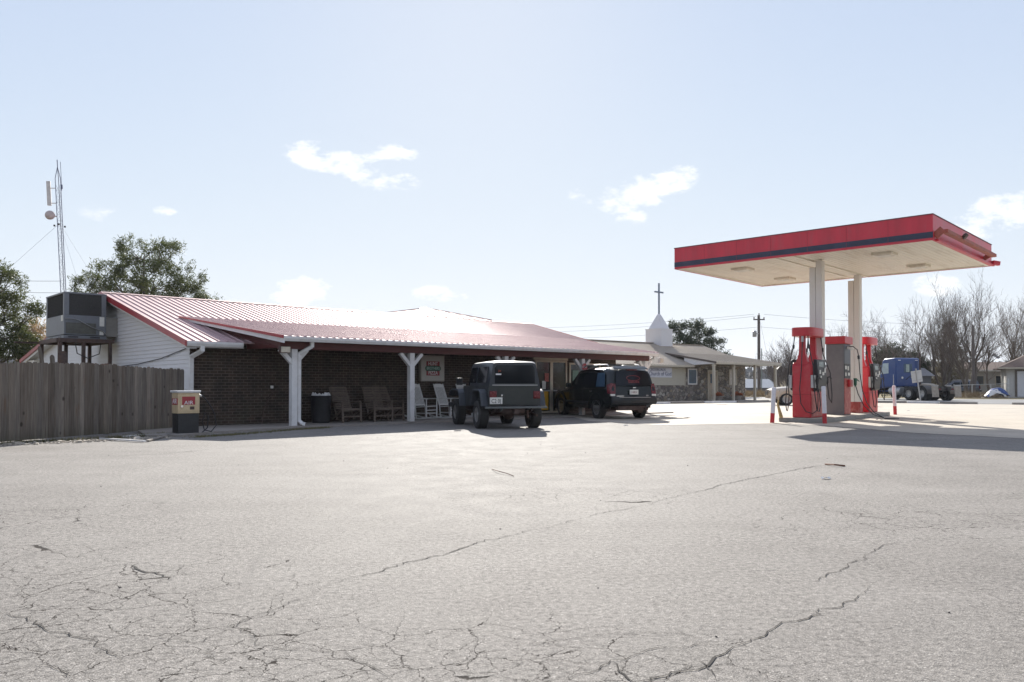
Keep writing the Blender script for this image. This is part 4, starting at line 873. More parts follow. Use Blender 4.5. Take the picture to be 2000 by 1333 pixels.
m = MB(); m.prism([K(.42, 2.4, 2.70), K(.42, 2.4, 2.80), K(.42, -.4, 3.24), K(.42, -.4, 2.6)], (.04, 0, 0)); m.build('porch_gable', WHITE, ch)
m = MB(); m.box(.4, 8.55, -2.5, -2.38, 2.66, 2.81); m.box(.45, 8.5, -2.38, -.001, 2.66, 2.68); m.build('porch_fascia', TANT, ch)
m = MB(); m.box(-14, .38, -.6, -.5, 2.46, 2.6); m.box(-14, .38, -.5, -.001, 2.46, 2.48); m.build('gutter', TANT, ch)
for t_ in (.15 + .3, 2.75, 5.4, 8.1):
    m = MB(); m.box(t_ - .08, t_ + .08, -2.3, -2.14, .02, 2.66); m.box(t_ - .11, t_ + .11, -2.33, -2.11, 2.5, 2.6); m.build('porch_post', TANT, ch, bevel=.01)
m = MB(); m.bar(K(8.55, 2.45, 2.7), K(8.2, 2.2, 2.3), .07, .06); m.bar(K(8.2, 2.2, 2.3), K(8.2, 2.32, .1), .07, .06); m.build('downspout', TANT, ch)
m = MB(); m.bar(K(8.5, -1.2, 2.7), K(7.5, -.1, 2.25), .07, .06); m.box(7.42, 7.5, .1, .18, .1, 2.3); m.build('downspout', TANT, ch)
f_ = framed('window', .3, 1.35, 1.2, 2.38, GLASSB, WHITE, t=.09, parent=ch, proud=.06)
d = framed('door', 2.6, 3.85, .05, 2.28, pm('tan_door', (.40, .33, .25), .5), TANT, t=.1, parent=ch, proud=.06, pane_name='door_leaf')
m = MB(); m.box(2.95, 3.12, -.045, -.03, 1.3, 2.0); m.box(3.3, 3.47, -.045, -.03, 1.3, 2.0); m.build('pane', GLASSB, d)
f_ = framed('window', 5.25, 6.25, 1.15, 2.38, pm('notice_board_face', (.52, .49, .45), .3, var=.2, scale=9), TANT, t=.09, parent=ch, proud=.06)
cw = Matrix.Translation(W0) @ Matrix.Rotation(WA, 4, 'Z')
cs = thing('church_sign', 'white church sign with navy lettering and emblem on tan siding', 'sign', cw @ Vector((-3.0, -.055, 2.06)), WA)
m = MB(); m.box(-1.6, 1.45, -.03, 0, -.36, .36); m.build('board', pm('sign_board_white', (.60, .61, .66), .5, var=.05), cs, bevel=.006)
text('lettering', 'CROSSROADS', .27, INKN, cs, face_M(Vector((-.1, -.035, .19)), (1, 0, 0), (0, 0, 1)), ext=.004)
text('lettering', 'Church of God', .40, INKN, cs, face_M(Vector((.18, -.035, -.10)), (1, 0, 0), (0, 0, 1)), ext=.004, sx=.98)
m = MB(); m.lathe([(0, -.036), (.22, -.036), (.22, -.031)], 'y', 20, (-1.34, 0, 0)); em = m.build('emblem', INKN, cs); m = MB(); m.prism([(-1.44, -.042, -.02), (-1.34, -.042, -.14), (-1.24, -.042, -.02), (-1.34, -.042, .04)], (0, .004, 0)); m.build('emblem_centre', INKW, em)
sp_ = thing('steeple', 'small white sided steeple carrying a tall grey cross on the church roof', 'steeple', cw @ Vector((3.0, 5.0, 4.0)), WA + R(4))
m = MB(); m.box(-.75, .75, -.75, .75, -.5, 1.62)
for k in range(11):
    z = .1 + k * .14
    for sx in (-1, 1):
        m.box(*sorted((sx * .75, sx * .765)), -.76, .76, z, z + .10); m.box(-.765, .765, *sorted((sx * .75, sx * .765)), z, z + .10)
m.build('base', SIDING, sp_)
m = MB(); m.box(-.8, .8, -.8, .8, 1.60, 1.64); m.build('ledge', WHITE, sp_)
m = MB(); zz = 1.64
prof = [(0, .58), (.08, .57), (1.15, .11), (1.32, .0)]
prev = None
vs = []; 
for h, r_ in prof: vs.append([(-r_, -r_, zz + h), (r_, -r_, zz + h), (r_, r_, zz + h), (-r_, r_, zz + h)])
m.grid(vs, close=True)
for k in range(8):
    h = .1 + k * .13; r_ = .57 - .46 * (h - .08) / 1.07 + .012
    m.grid([[(-r_, -r_, zz + h), (r_, -r_, zz + h), (r_, r_, zz + h), (-r_, r_, zz + h)], [(-r_ + .03, -r_ + .03, zz + h + .05), (r_ - .03, -r_ + .03, zz + h + .05), (r_ - .03, r_ - .03, zz + h + .05), (-r_ + .03, r_ - .03, zz + h + .05)]], close=True)
m.build('spire', SIDING, sp_)
CRS = pm('grey_blue_cross', (.22, .26, .32), .5, .3); m = MB(); m.box(-.06, .06, -.05, .05, zz + 1.2, zz + 3.7); m.box(-.54, -.06, -.05, .05, zz + 2.92, zz + 3.04); m.box(.06, .54, -.05, .05, zz + 2.92, zz + 3.04); m.build('cross', CRS, sp_); 
struct('church_walk', MB().prism([(cw @ K(*p)) for p in ((-14, 3.0, 0), (8.9, 3.0, 0), (8.9, 0, 0), (-14, 0, 0))], (0, 0, .03)), CONC2)
orf = m_leaf('orange_flowers', (.45, .12, .03), (.30, .10, .04), .2)
for i, (t_, lb) in enumerate(((2.3, 'low planter of orange flowers by the church door'), (4.6, 'low planter of orange flowers between the two right porch posts'))):
    p = thing('planter', lb, 'planter', cw @ Vector((t_, -1.2, .03)), WA, 'planters on the church porch')
    m = MB(); m.lathe([(0, 0), (.26, 0), (.34, .34), (.36, .36), (.30, .36), (.28, .3), (0, .3)], 'z', 16); m.build('pot', CONC2, p, smooth=40)
    r_ = random.Random(i + 40); m = MB()
    for k in range(170):
        a = r_.uniform(0, 6.3); q = r_.uniform(0, .5); c = Vector((q * cos(a), q * sin(a) * .7, .34 + r_.uniform(0, .30) * (1 - q)));
        u = Vector((r_.gauss(0, 1), r_.gauss(0, 1), r_.gauss(0, 1))).normalized() * .05; v = u.orthogonal().normalized() * .04; m.quad(c - u - v, c + u - v, c + u + v, c - u + v)
    m.build('flowers', orf, p, recalc=False)

# ================================================================== VEHICLES
def wheel(parent, x, y, r, wd, side, alloy=ALU, spokes=5, r_rim=.62):
    """side=-1 left face outward, +1 right"""
    rr = r * r_rim; h = wd / 2
    m = MB(); m.lathe([(rr * .98, -h * .85), (rr * 1.1, -h), (r * .90, -h * .98), (r * .975, -h * .8), (r, -h * .5), (r * 1.0, 0), (r, h * .5), (r * .975, h * .8), (r * .90, h * .98), (rr * 1.1, h), (rr * .98, h * .85)], 'x', 36, (x, y, r))
    for k in range(40):
        a = 2 * pi * k / 40
        for s_ in (-1, 1): m.box(*sorted((s_ * h * .12, s_ * h * .86)), -.012, .012, r * .985, r * 1.012, Matrix.Translation((x, y, r)) @ Matrix.Rotation(a + (.03 * s_), 4, 'X'))
    w_ = m.build('wheel', RUBBER, parent, smooth=35)
    o = side * h
    m = MB(); prof = [(rr * 1.0, .86), (rr * .93, .80), (rr * .90, .3), (rr * .35, .25), (0, .25)]; m.lathe([(a, o * b) for a, b in prof], 'x', 36, (x, y, r)); m.lathe([(0, -o * .5), (rr, -o * .5), (rr, o * .2)], 'x', 24, (x, y, r))
    for k in range(spokes):
        a = 2 * pi * k / spokes; M_ = Matrix.Translation((x, y, r)) @ Matrix.Rotation(a, 4, 'X')
        m.add([M_ @ Vector(v) for v in ((o * .62, -.055, .04), (o * .62, .055, .04), (o * .74, .035, rr * .95), (o * .74, -.035, rr * .95), (o * .3, -.055, .04), (o * .3, .055, .04), (o * .3, .035, rr * .95), (o * .3, -.035, rr * .95))], [(0, 1, 2, 3), (0, 4, 5, 1), (1, 5, 6, 2), (2, 6, 7, 3), (3, 7, 4, 0)])
    m.lathe([(.0, o * .72), (.045, o * .72), (.06, o * .6), (.06, o * .3)], 'x', 16, (x, y, r)); m.build('rim', alloy, w_, smooth=35); return w_
def boolean_cut(o, cuts):
    for c in cuts:
        md = o.modifiers.new('cut', 'BOOLEAN'); md.operation = 'DIFFERENCE'; md.object = c; md.solver = 'EXACT'
    bpy.context.view_layer.update()
    me = bpy.data.meshes.new_from_object(o.evaluated_get(bpy.context.evaluated_depsgraph_get()))
    mats_ = [m_ for m_ in o.data.materials]; o.modifiers.clear(); o.data = me; 
    me.materials.clear(); me.materials.append(mats_[0])
    for p in me.polygons: p.use_smooth = True; p.material_index = 0
    me.set_sharp_from_angle(angle=R(28))
    for c in cuts: bpy.data.objects.remove(c)
def cutter(x0, x1, y, z, r):
    m = MB(); m.cyl((x0, y, z), (x1, y, z), r, n=32); return m.build('cutter', BLACK)
def shell(name, rows, mat, parent, cuts=(), sub=0):
    """rows: stations, each a half outline (x>=0) from bottom centre to top centre"""
    full = [[Vector(p) for p in r_] + [Vector((-p[0], p[1], p[2])) for p in reversed(r_[1:-1])] for r_ in rows]
    m = MB(); m.grid(full, close=True); n = len(full[0])
    b = 0; m.f.append(tuple(range(n))); e = (len(full) - 1) * n; m.f.append(tuple(e + k for k in reversed(range(n))))
    o = m.build(name, mat, parent, smooth=30)
    if cuts: boolean_cut(o, cuts)
    return o
def bar_tex(*a): pass

# ---- off-road vehicle, seen from behind
JG = pm('faded_green_grey_paint', (.022, .026, .027), .40, .0, var=.10, scale=3, dirt=.25, dirtcol=(.05, .05, .046), coat=.15)
JT = pm('hardtop_grey', (.030, .037, .047), .34, var=.08, scale=3, coat=.2)
JF = pm('flare_grey_plastic', (.05, .057, .068), .55, var=.12)
jp = thing('off_road_vehicle', 'boxy dark green-grey off-road vehicle with hard top and big tyres parked nose-in at the porch', 'car', (-.13, 21.55, 0), R(18))
bx = MB(); bx.prism([(-.71, -.66, .62), (-.71, 1.95, .56), (-.71, 1.95, 1.14), (-.71, -.66, 1.14)], (1.42, 0, 0))
body = bx.build('body', JG, jp)
def boxcut(*a):
    return MB().box(*a).build('cutter', BLACK)
boolean_cut(body, [MB().prism([(s_ * .40, -.44, .3), (s_ * .40, .46, .3), (s_ * .40, .36, .86), (s_ * .40, .22, .95), (s_ * .40, -.24, .95), (s_ * .40, -.38, .86)], (s_ * .6, 0, 0)).build('cutter', BLACK) for s_ in (-1, 1)])
m = MB(); m.grid([[(-w_, y, .72), (-w_, y, z_ - .06), (-w_ + .08, y, z_), (w_ - .08, y, z_), (w_, y, z_ - .06), (w_, y, .72)] for (y, w_, z_) in ((1.9, .66, 1.15), (2.5, .57, 1.11), (3.02, .50, 1.05), (3.05, .48, .98))], close=True); m.f.append((0, 1, 2, 3, 4, 5)); m.f.append((18, 19, 20, 21, 22, 23)); hood = m.build('hood', JG, jp, smooth=30)
MB().box(-.46, .46, 3.05, 3.08, .62, 1.02).build('grille', BLACK, jp, bevel=.01)
m = MB(); m.box(-.85, .85, 3.12, 3.26, .50, .64); m.build('front_bumper', BLACK, jp, bevel=.02)
m = MB(); m.box(-.34, .34, -.5, 3.1, .42, .60); m.build('chassis', DSTEEL, jp)
for s_ in (-1, 1):
    def fx(a): return tuple(sorted((s_ * a[0], s_ * a[1])))
    # rear flares
    pr = [(-.50, .60), (-.42, .90), (-.28, 1.0), (.26, 1.0), (.40, .92), (.50, .62), (.56, .62), (.46, .96), (.28, 1.05), (-.30, 1.05), (-.47, .95), (-.60, .60)]
    m = MB(); m.prism([(s_ * .70, y, z) for y, z in pr], (s_ * .19, 0, 0)); m.build('rear_flare', JF, jp, bevel=.015)
    pr = [(1.78, .56), (1.90, .90), (2.02, .99), (2.72, 1.0), (2.95, .92), (3.02, .84), (3.07, .86), (2.98, .98), (2.74, 1.05), (1.98, 1.04), (1.83, .94), (1.70, .56)]
    m = MB(); m.prism([(s_ * .52, y, z) for y, z in pr], (s_ * .36, 0, 0)); m.build('front_fender', JF, jp, bevel=.015)
    wheel(jp, s_ * .74, 0, .375, .27, s_, spokes=8, r_rim=.56); wheel(jp, s_ * .74, 2.37, .375, .27, s_, spokes=8, r_rim=.56)
    m = MB(); m.box(*fx((.712, .722)), .62, 1.42, .66, 1.12); dr_ = m.build('door', JG, jp, bevel=.008)
    MB().box(*fx((.722, .75)), .66, .76, .98, 1.02).build('handle', BLACK, dr_)
    m = MB(); m.bar((s_ * .72, 1.5, 1.2), (s_ * .95, 1.48, 1.24), .03, .03); m.prism([(s_ * .86, 1.44, 1.16), (s_ * 1.04, 1.42, 1.16), (s_ * 1.04, 1.42, 1.36), (s_ * .86, 1.44, 1.36)], (0, .06, 0)); m.build('mirror', BLACK, jp, bevel=.015)
    m = MB(); m.lathe([(0, -.05), (.085, -.05), (.09, -.03), (.09, 0)], 'y', 20, (s_ * .60, -.67, .90)); m.box(s_ * .60 - .095, s_ * .60 + .095, -.705, -.665, .80, 1.0); m.build('tail_light', LENSR, jp, smooth=30, bevel=.012)
# hard top shell
def top_ring(y, w0, w1, z1): return [(0, y, 1.13), (w0, y, 1.13), (w0 - .005, y, 1.18), (w1, y, z1 - .10), (w1 - .03, y, z1 - .03), (w1 - .11, y, z1), (0, y, z1 + .012)]
ht = shell('hard_top', [top_ring(-.66, .695, .60, 1.74), [(p[0], -.56 if p[2] > 1.5 else -.62, p[2] + (.03 if p[2] > 1.6 else 0)) for p in top_ring(-.6, .70, .625, 1.75)], top_ring(.1, .70, .64, 1.79), top_ring(1.15, .70, .64, 1.78), top_ring(1.32, .69, .63, 1.74)], JT, jp)
GJ = m_glass('smoked_glass', (.008, .010, .014), .06)
for n_ in GJ.node_tree.nodes:
    if n_.type == 'BSDF_PRINCIPLED': n_.inputs['Specular IOR Level'].default_value = .28
def lq(w): return w
m = MB(); a = -.675; m.prism([(-.55, a + .005, 1.20), (.55, a + .005, 1.20), (.55, a + .015, 1.60), (.49, a + .02, 1.68), (-.49, a + .02, 1.68), (-.55, a + .015, 1.60)], (0, -.012, 0)); rg = m.build('rear_glass', GJ, jp)
m = MB(); m.bar((-.62, -.69, 1.155), (.62, -.69, 1.155), .02, .025); m.build('tailgate_rail', STEEL, jp)
txt_ = text('sticker_lettering', 'Jo', .07, pm('orange_ink', (.45, .10, .05), .5), rg, face_M(Vector((-.42, -.688, 1.53)), (1, 0, 0), (0, 0, 1)), sx=1.3)
MB().box(-.53, -.38, -.6885, -.686, 1.42, 1.455).build('sticker', INKW, rg)
for s_ in (-1, 1):
    for (y0, y1, nm) in ((-.42, .48, 'side_glass'), (.62, 1.28, 'door_glass')):
        m = MB(); x0, x1 = .70 * s_, .645 * s_; m.prism([(x0 * 1.004, y0, 1.22), (x0 * 1.004, y1, 1.22), (x1 * 1.004, y1 - (.12 if y0 > .5 else 0), 1.64), (x1 * 1.004, y0, 1.64)], (s_ * .010, 0, 0)); m.build(nm, GJ, jp)
m = MB(); m.prism([(-.66, 1.52, 1.14), (.66, 1.52, 1.14), (.60, 1.34, 1.72), (-.60, 1.34, 1.72)], (0, .04, 0)); m.build('windshield', GJ, jp)
m = MB(); m.box(-.46, .60, -.672, -.662, .66, 1.12); tg = m.build('tailgate', pm('faded_green_grey_gate', (.026, .031, .028), .5, var=.12, scale=5, dirt=.4, dirtcol=(.06, .058, .05)), jp, bevel=.006)
m = MB(); m.box(-.38, -.34, -.69, -.672, .86, .91); m.build('latch', CHROME, tg, bevel=.005)
for (x, z) in ((-.08, .98), (-.08, .84), (.22, .84), (.22, .72)): MB().box(x - .07, x + .07, -.680, -.672, z - .012, z + .012).build('hinge_plate', JG, tg)
m = MB(); m.box(-.84, .84, -.84, -.72, .545, .60); m.bar((-.4, -.7, .5), (-.4, -.8, .56), .06, .08); m.build('rear_bumper', pm('bumper_grey', (.13, .14, .14), .45, .4, var=.15), jp, bevel=.012)
m = MB(); m.box(-.70, -.36, -.725, -.715, .665, .835); pl_ = m.build('licence_plate', PALE, jp); text('lettering', 'C2 0J', .15, INKB, pl_, face_M(Vector((-.53, -.7275, .735)), (1, 0, 0), (0, 0, 1)), sx=.78)
m = MB(); m.cyl((-.72, 0, .375), (.72, 0, .375), .045, n=12); m.lathe([(0, -.12), (.11, -.09), (.15, 0), (.11, .1), (0, .12)], 'y', 16, (.05, 0, .375)); m.build('rear_axle', DSTEEL, jp, smooth=40)
m = MB(); m.bar((-.5, -.1, .36), (-.5, -.66, .52), .05, .03); m.bar((.5, -.1, .36), (.5, -.66, .52), .05, .03); m.bar((-.3, -.3, .34), (.35, -.45, .52), .03, .03); m.tube([(.55, .2, .45), (.58, -.3, .42), (.60, -.70, .36)], .03, 8); m.cyl((-.25, -.35, .48), (.25, -.35, .48), .10, n=14); m.box(-.06, .06, -.82, -.6, .40, .52); m.bar((.4, -.5, .5), (.42, -.5, .28), .05, .05); m.build('undercarriage', DSTEEL, jp)
m = MB(); m.cyl((-.72, 2.37, .375), (.72, 2.37, .375), .045, n=12); m.build('front_axle', DSTEEL, jp)

# ---- dark sport utility vehicle and the beige one (same way of building)
def suv(name, label, loc, rz, paint, glass, green=True, alloy=ALU):
    t = thing(name, label, 'car', loc, rz)
    def st(y, zb, ws, wb, zbelt, wr, zr, zc, yb=None, yt=None):
        yb = y if yb is None else yb; yt = y if yt is None else yt
        return [(0, y, zb), (ws * .82, y, zb), (ws, y, zb + .12), (wb, yb, .72), (wb - .01, yb, zbelt - .05), (wb - .045, yb, zbelt), (wr + .06, (yb + 3 * yt) / 4, zr - .16), (wr, yt, zr - .045), (wr - .10, yt, zr), (0, yt, zc)]
    rows = [st(-1.00, .50, .78, .84, 1.06, .66, 1.66, 1.70, -.98, -.80), st(-.86, .42, .86, .92, 1.07, .72, 1.72, 1.77, -.80, -.60), st(-.30, .36, .88, .935, 1.07, .745, 1.75, 1.80), st(.9, .34, .89, .94, 1.06, .75, 1.76, 1.81), st(1.55, .34, .89, .94, 1.05, .73, 1.72, 1.77),
            st(1.75, .34, .89, .94, 1.05, .70, 1.66, 1.70), [(0, 2.48, .34), (.73, 2.48, .34), (.89, 2.48, .46), (.93, 2.45, .72), (.92, 2.42, .98), (.88, 2.42, 1.03), (.80, 2.44, 1.055), (.74, 2.46, 1.075), (.62, 2.48, 1.09), (0, 2.52, 1.11)],
            [(0, 3.45, .36), (.7, 3.45, .36), (.87, 3.45, .48), (.91, 3.42, .72), (.88, 3.42, .88), (.84, 3.42, .93), (.76, 3.44, .965), (.66, 3.46, .985), (.5, 3.5, 1.0), (0, 3.55, 1.01)],
            [(0, 3.82, .40), (.62, 3.80, .40), (.78, 3.74, .52), (.80, 3.72, .68), (.79, 3.72, .78), (.74, 3.74, .84), (.66, 3.76, .865), (.56, 3.78, .88), (.4, 3.80, .89), (0, 3.84, .90)]]
    body = shell('body', rows, paint, t, [cutter(s_ * .55, s_ * 1.3, y, .40, .43) for s_ in (-1, 1) for y in (0, 2.87)])
    bm_ = pm('arch_black', (.012, .012, .012), .9)
    for s_ in (-1, 1):
        for y in (0, 2.87):
            m = MB(); m.lathe([(.425, s_ * .60), (.425, s_ * .93)], 'x', 32, (0, y, .40)); m.lathe([(0, s_ * .60), (.425, s_ * .60)], 'x', 32, (0, y, .40)); m.v = [(v[0], v[1], max(v[2], .34)) for v in m.v]; m.build('wheel_well', bm_, t)
            rows_ = [[(s_ * xx, y + rr_ * cos(R(a)), .40 + rr_ * sin(R(a))) for (rr_, xx) in ((.43, .90), (.43, .962), (.475, .968), (.52, .945), (.52, .90))] for a in range(-8, 189, 12)]
            m = MB(); m.grid(rows_); m.build('arch_flare', paint, t, smooth=40)
            wheel(t, s_ * .80, y, .365, .24, s_, alloy=alloy, spokes=5, r_rim=.66)
        # glass along the side: interpolate between belt and roof edge
        def sp(y, k):  # k 0 belt .. 1 roof
            xb, zb_, xt, zt = .903, 1.075, .812, 1.60
            return Vector((s_ * (xb + (xt - xb) * k + .006), y, zb_ + (zt - zb_) * k))
        for (q, nm) in ((((-.62, .06), (.02, .06), (.02, .96), (-.50, .96)), 'rear_side_glass'), (((.10, .06), (.92, .06), (.92, .98), (.10, .98)), 'rear_door_glass'), (((1.0, .06), (2.02, .06), (1.52, .94), (1.0, .98)), 'front_door_glass')):
            m = MB(); m.prism([sp(y, k) for y, k in q], (s_ * .008, 0, 0)); m.build(nm, glass if nm != 'rear_side_glass' else GLASSB, t)
        for y in (.96, 2.05): MB().box(*sorted((s_ * .938, s_ * .944)), y, y + .008, .42, 1.04).build('door_seam', bm_, t)
        for y in (.25, 1.2): MB().box(*sorted((s_ * .935, s_ * .965)), y, y + .17, .93, .965).build('door_handle', paint if y > 1 else CHROME, t, bevel=.006)
        m = MB(); m.box(*sorted((s_ * .935, s_ * .955)), .45, 2.4, .52, .60); m.build('side_moulding', bm_, t)
        m = MB(); m.bar((s_ * .9, 1.98, 1.08), (s_ * 1.0, 1.96, 1.14), .05, .05); m.box(*sorted((s_ * .94, s_ * 1.12)), 1.90, 2.0, 1.08, 1.24); m.build('mirror', paint, t, bevel=.02)
        m = MB(); m.add([(s_ * x, y, z) for (x, y, z) in ((.70, -1.0, .86), (.875, -1.0, .86), (.93, -.84, .88), (.93, -.80, 1.16), (.84, -.93, 1.22), (.68, -.985, 1.20), (.70, -.9, .86), (.68, -.9, 1.2))], [(0, 1, 4, 5), (1, 2, 3, 4), (0, 6, 2, 1), (5, 4, 3, 7), (0, 5, 7, 6)]); tl = m.build('tail_light', LENSR, t)
        MB().box(*sorted((s_ * .71, s_ * .875)), -1.004, -.94, .79, .855).build('reversing_lens', PALE, tl, bevel=.006)
        m = MB(); m.tube([(s_ * .60, -.35, 1.80), (s_ * .61, -.25, 1.86), (s_ * .61, 1.35, 1.86), (s_ * .60, 1.5, 1.79)], .022, 8); m.build('roof_rail', STEEL, t, smooth=50)
        m = MB(); m.add([(s_ * .52, 3.80, .70), (s_ * .78, 3.66, .70), (s_ * .78, 3.64, .84), (s_ * .52, 3.79, .85), (s_ * .52, 3.72, .70), (s_ * .52, 3.72, .85)], [(0, 1, 2, 3), (0, 3, 5, 4)]); m.build('headlight', CHROME, t)
    for y in (.0, .9): MB().bar((-.6, y, 1.87), (.6, y, 1.87), .05, .025).build('cross_bar', BLACK, t)
    m = MB(); m.prism([(-.70, -.995, 1.13), (.70, -.995, 1.13), (.60, -.838, 1.60), (.5, -.822, 1.64), (-.5, -.822, 1.64), (-.60, -.838, 1.60)], (0, -.010, 0.003)); rg = m.build('rear_glass', glass, t)
    m = MB(); m.prism([(-.66, -.84, 1.69), (.66, -.84, 1.69), (.62, -.62, 1.79), (-.62, -.62, 1.79)], (0, -.03, .02)); m.build('spoiler', paint, t, bevel=.01)
    MB().box(-.2, .2, -.885, -.865, 1.66, 1.69).build('brake_light', LENSR, t)
    m = MB(); m.prism([(-.86, -.98, .50), (-.86, -1.08, .54), (-.86, -1.10, .66), (-.86, -1.06, .74), (-.86, -.98, .76)], (1.72, 0, 0)); m.build('rear_bumper', pm('bumper_dark', (.014, .017, .02), .5), t, bevel=.02)
    m = MB(); m.box(-.60, .60, -1.115, -1.095, .735, .75); m.build('bumper_step', STEEL, t)
    m = MB(); m.box(-.16, .16, -1.035, -1.0, .84, 1.0); pl_ = m.build('licence_plate', PALE, t)
    m = MB(); m.prism([(-.06, -1.04, 1.055), (.05, -1.04, 1.055), (.07, -1.04, 1.085), (-.04, -1.04, 1.085)], (0, .03, 0)); m.build('badge', CHROME, t)
    m = MB(); m.prism([(-.62, 2.42, 1.11), (.62, 2.42, 1.11), (.66, 1.80, 1.62), (.58, 1.76, 1.65), (-.58, 1.76, 1.65), (-.66, 1.80, 1.62)], (0, .02, .02)); m.build('windshield', glass, t)
    m = MB(); m.cyl((.5, -.9, .36), (.5, -1.05, .35), .04, n=12); m.box(-.55, .55, -.9, -.4, .30, .48); m.cyl((-.7, 0, .37), (.7, 0, .37), .05, n=12); m.box(-.5, .5, 2.5, 3.4, .24, .36); m.cyl((.42, -.75, .30), (.42, -.35, .30), .10, n=14); m.build('undercarriage', DSTEEL, t)
    MB().box(-.4, .4, 3.83, 3.86, .60, .80).build('grille', BLACK, t)
    return t, rg, pl_
BP = pm('black_green_paint', (.006, .009, .010), .2, .0, var=.2, scale=2, coat=.25, spec=.3)
sv, rg, pl_ = suv('sport_utility_vehicle', 'black sport utility vehicle with red window decal and roof rails at the shop door', (3.75, 27.95, 0), R(21.5), BP, GJ)
text('lettering', '148EX', .10, pm('plate_ink', (.22, .12, .13), .6), pl_, face_M(Vector((.0, -1.038, .915)), (1, 0, 0), (0, 0, 1)), sx=.9)
dec = pm('red_decal', (.30, .05, .05), .5, var=.2)
Mg = face_M(Vector((.02, -.955, 1.27)), (1, 0, 0), (0, .157, .47)); text('decal_lettering', 'Salute', .13, dec, rg, Matrix.Translation((0, -.012, 0)) @ Mg, sx=1.4)
m = MB(); m.tube([Matrix.Translation((0, -.016, 0)) @ (Mg @ Vector((.26 * cos(R(a)), .13 + .09 * sin(R(a)), 0))) for a in range(0, 361, 20)], .008, 6); m.build('decal_ring', dec, rg)
m = MB(); text('badge_lettering', 'LS', .06, CHROME, sv, face_M(Vector((.52, -1.01, .80)), (1, 0, 0), (0, 0, 1)), sx=1.5)
MB().box(-.66, -.38, -1.012, -1.0, .775, .80).build('badge_strip', CHROME, sv)
BG = pm('beige_paint', (.52, .44, .34), .3, .2, var=.05, coat=.8)
bc = atd(1538, 45.6); hd_ = R(82)   # front wheel position; the car points left
bcar, _, _ = suv('beige_car', 'beige car whose front end shows left of the near fuel pump', (bc.x + .05 + 2.87 * sin(hd_), bc.y + .8 - 2.87 * cos(hd_), 0), hd_, BG, GLASS)

# ---- blue tractor unit
TB = pm('truck_blue', (.013, .05, .19), .4, 0, var=.08, coat=.3, dirt=.25, dirtcol=(.1, .12, .16)); FLAP = pm('mud_flap', (.36, .31, .25), .7, var=.2); TRM = pm('truck_frame', (.06, .055, .05), .7, .2, var=.4, dirt=.5, dirtcol=(.14, .12, .09))
tp = at(1846, 783.2); HA = R(15)
tr = thing('truck_tractor', 'blue day cab truck tractor without trailer parked across the road', 'truck', tp, HA)
m = MB(); m.box(-.45, -.2, -.1, 6.8, .75, 1.05); m.box(.2, .45, -.1, 6.8, .75, 1.05)
for y in (.05, 2.2, 3.4, 4.6): m.box(-.2, .2, y, y + .15, .78, 1.0)
m.build('frame', TRM, tr)
for (y, tw) in ((.9, 1), (2.25, 1), (6.3, 0)):
    for s_ in (-1, 1): 
        wheel(tr, s_ * (1.02 if tw else 1.08), y, .53, .60 if tw else .30, s_, alloy=STEEL, spokes=8, r_rim=.55)
m = MB(); m.cyl((-1, .9, .53), (1, .9, .53), .10); m.cyl((-1, 2.25, .53), (1, 2.25, .53), .10); m.cyl((-1, 6.3, .53), (1, 6.3, .53), .08); m.lathe([(0, -.3), (.22, -.15), (.25, 0), (.22, .2), (0, .3)], 'y', 14, (0, .9, .53)); m.build('axles', TRM, tr, smooth=40)
for s_ in (-1, 1):
    m = MB(); m.add([(s_ * .72, -.12, 1.10), (s_ * 1.32, -.12, 1.10), (s_ * 1.32, -.2, .28), (s_ * .72, -.2, .28), (s_ * .72, -.10, 1.10), (s_ * 1.32, -.10, 1.10), (s_ * 1.32, -.18, .28), (s_ * .72, -.18, .28)], [(0, 1, 2, 3), (7, 6, 5, 4), (0, 3, 7, 4), (1, 5, 6, 2), (0, 4, 5, 1), (3, 2, 6, 7)]); m.build('mud_flap', FLAP, tr)
    m = MB(); m.grid([[(s_ * .72, .9 + .62 * cos(R(a)), .50 + .64 * sin(R(a))), (s_ * 1.34, .9 + .62 * cos(R(a)), .50 + .64 * sin(R(a)))] for a in range(60, 181, 12)]); m.build('quarter_fender', pm('dark_fender', (.10, .09, .08), .6), tr)
    MB().box(*sorted((s_ * .72, s_ * 1.28)), -.15, -.05, 1.08, 1.14).build('flap_hanger', STEEL, tr)
    MB().box(*sorted((s_ * .5, s_ * .66)), -.14, -.08, .8, .92).build('tail_light', LENSR, tr)
m = MB(); m.lathe([(0, .06), (.46, .06), (.50, 0), (.48, -.06), (0, -.06)], 'z', 22, (0, 0, 0)); m.v = [(v[0], v[1] + 1.6, v[2] + 1.20 + (v[1]) * .12) for v in m.v]; m.bar((-.3, 1.0, 1.15), (-.3, 2.1, 1.15), .12, .1); m.bar((.3, 1.0, 1.15), (.3, 2.1, 1.15), .12, .1); m.build('fifth_wheel', FLAP, tr)
m = MB(); 
for s_ in (-1, 1): m.cyl((s_ * .9, 3.3, .72), (s_ * .9, 4.5, .72), .30)
m.build('fuel_tank', STEEL, tr, smooth=40)
cabp = [(3.75, 1.05), (5.45, .95), (5.5, 2.05), (5.25, 3.1), (5.0, 3.28), (3.85, 3.32), (3.72, 3.2)]
m = MB(); m.prism([(-1.12, y, z) for y, z in cabp], (2.24, 0, 0)); cab = m.build('cab', TB, tr, bevel=.09, seg=3)
m = MB(); m.prism([(-.98, y, z) for y, z in ((5.45, .9), (7.0, .85), (7.15, 1.5), (6.9, 1.85), (5.5, 2.1))], (1.96, 0, 0)); m.build('hood', TB, tr, bevel=.12, seg=3)
MB().box(-1.05, 1.05, 7.1, 7.3, .45, .85).build('front_bumper', TB, tr, bevel=.05)
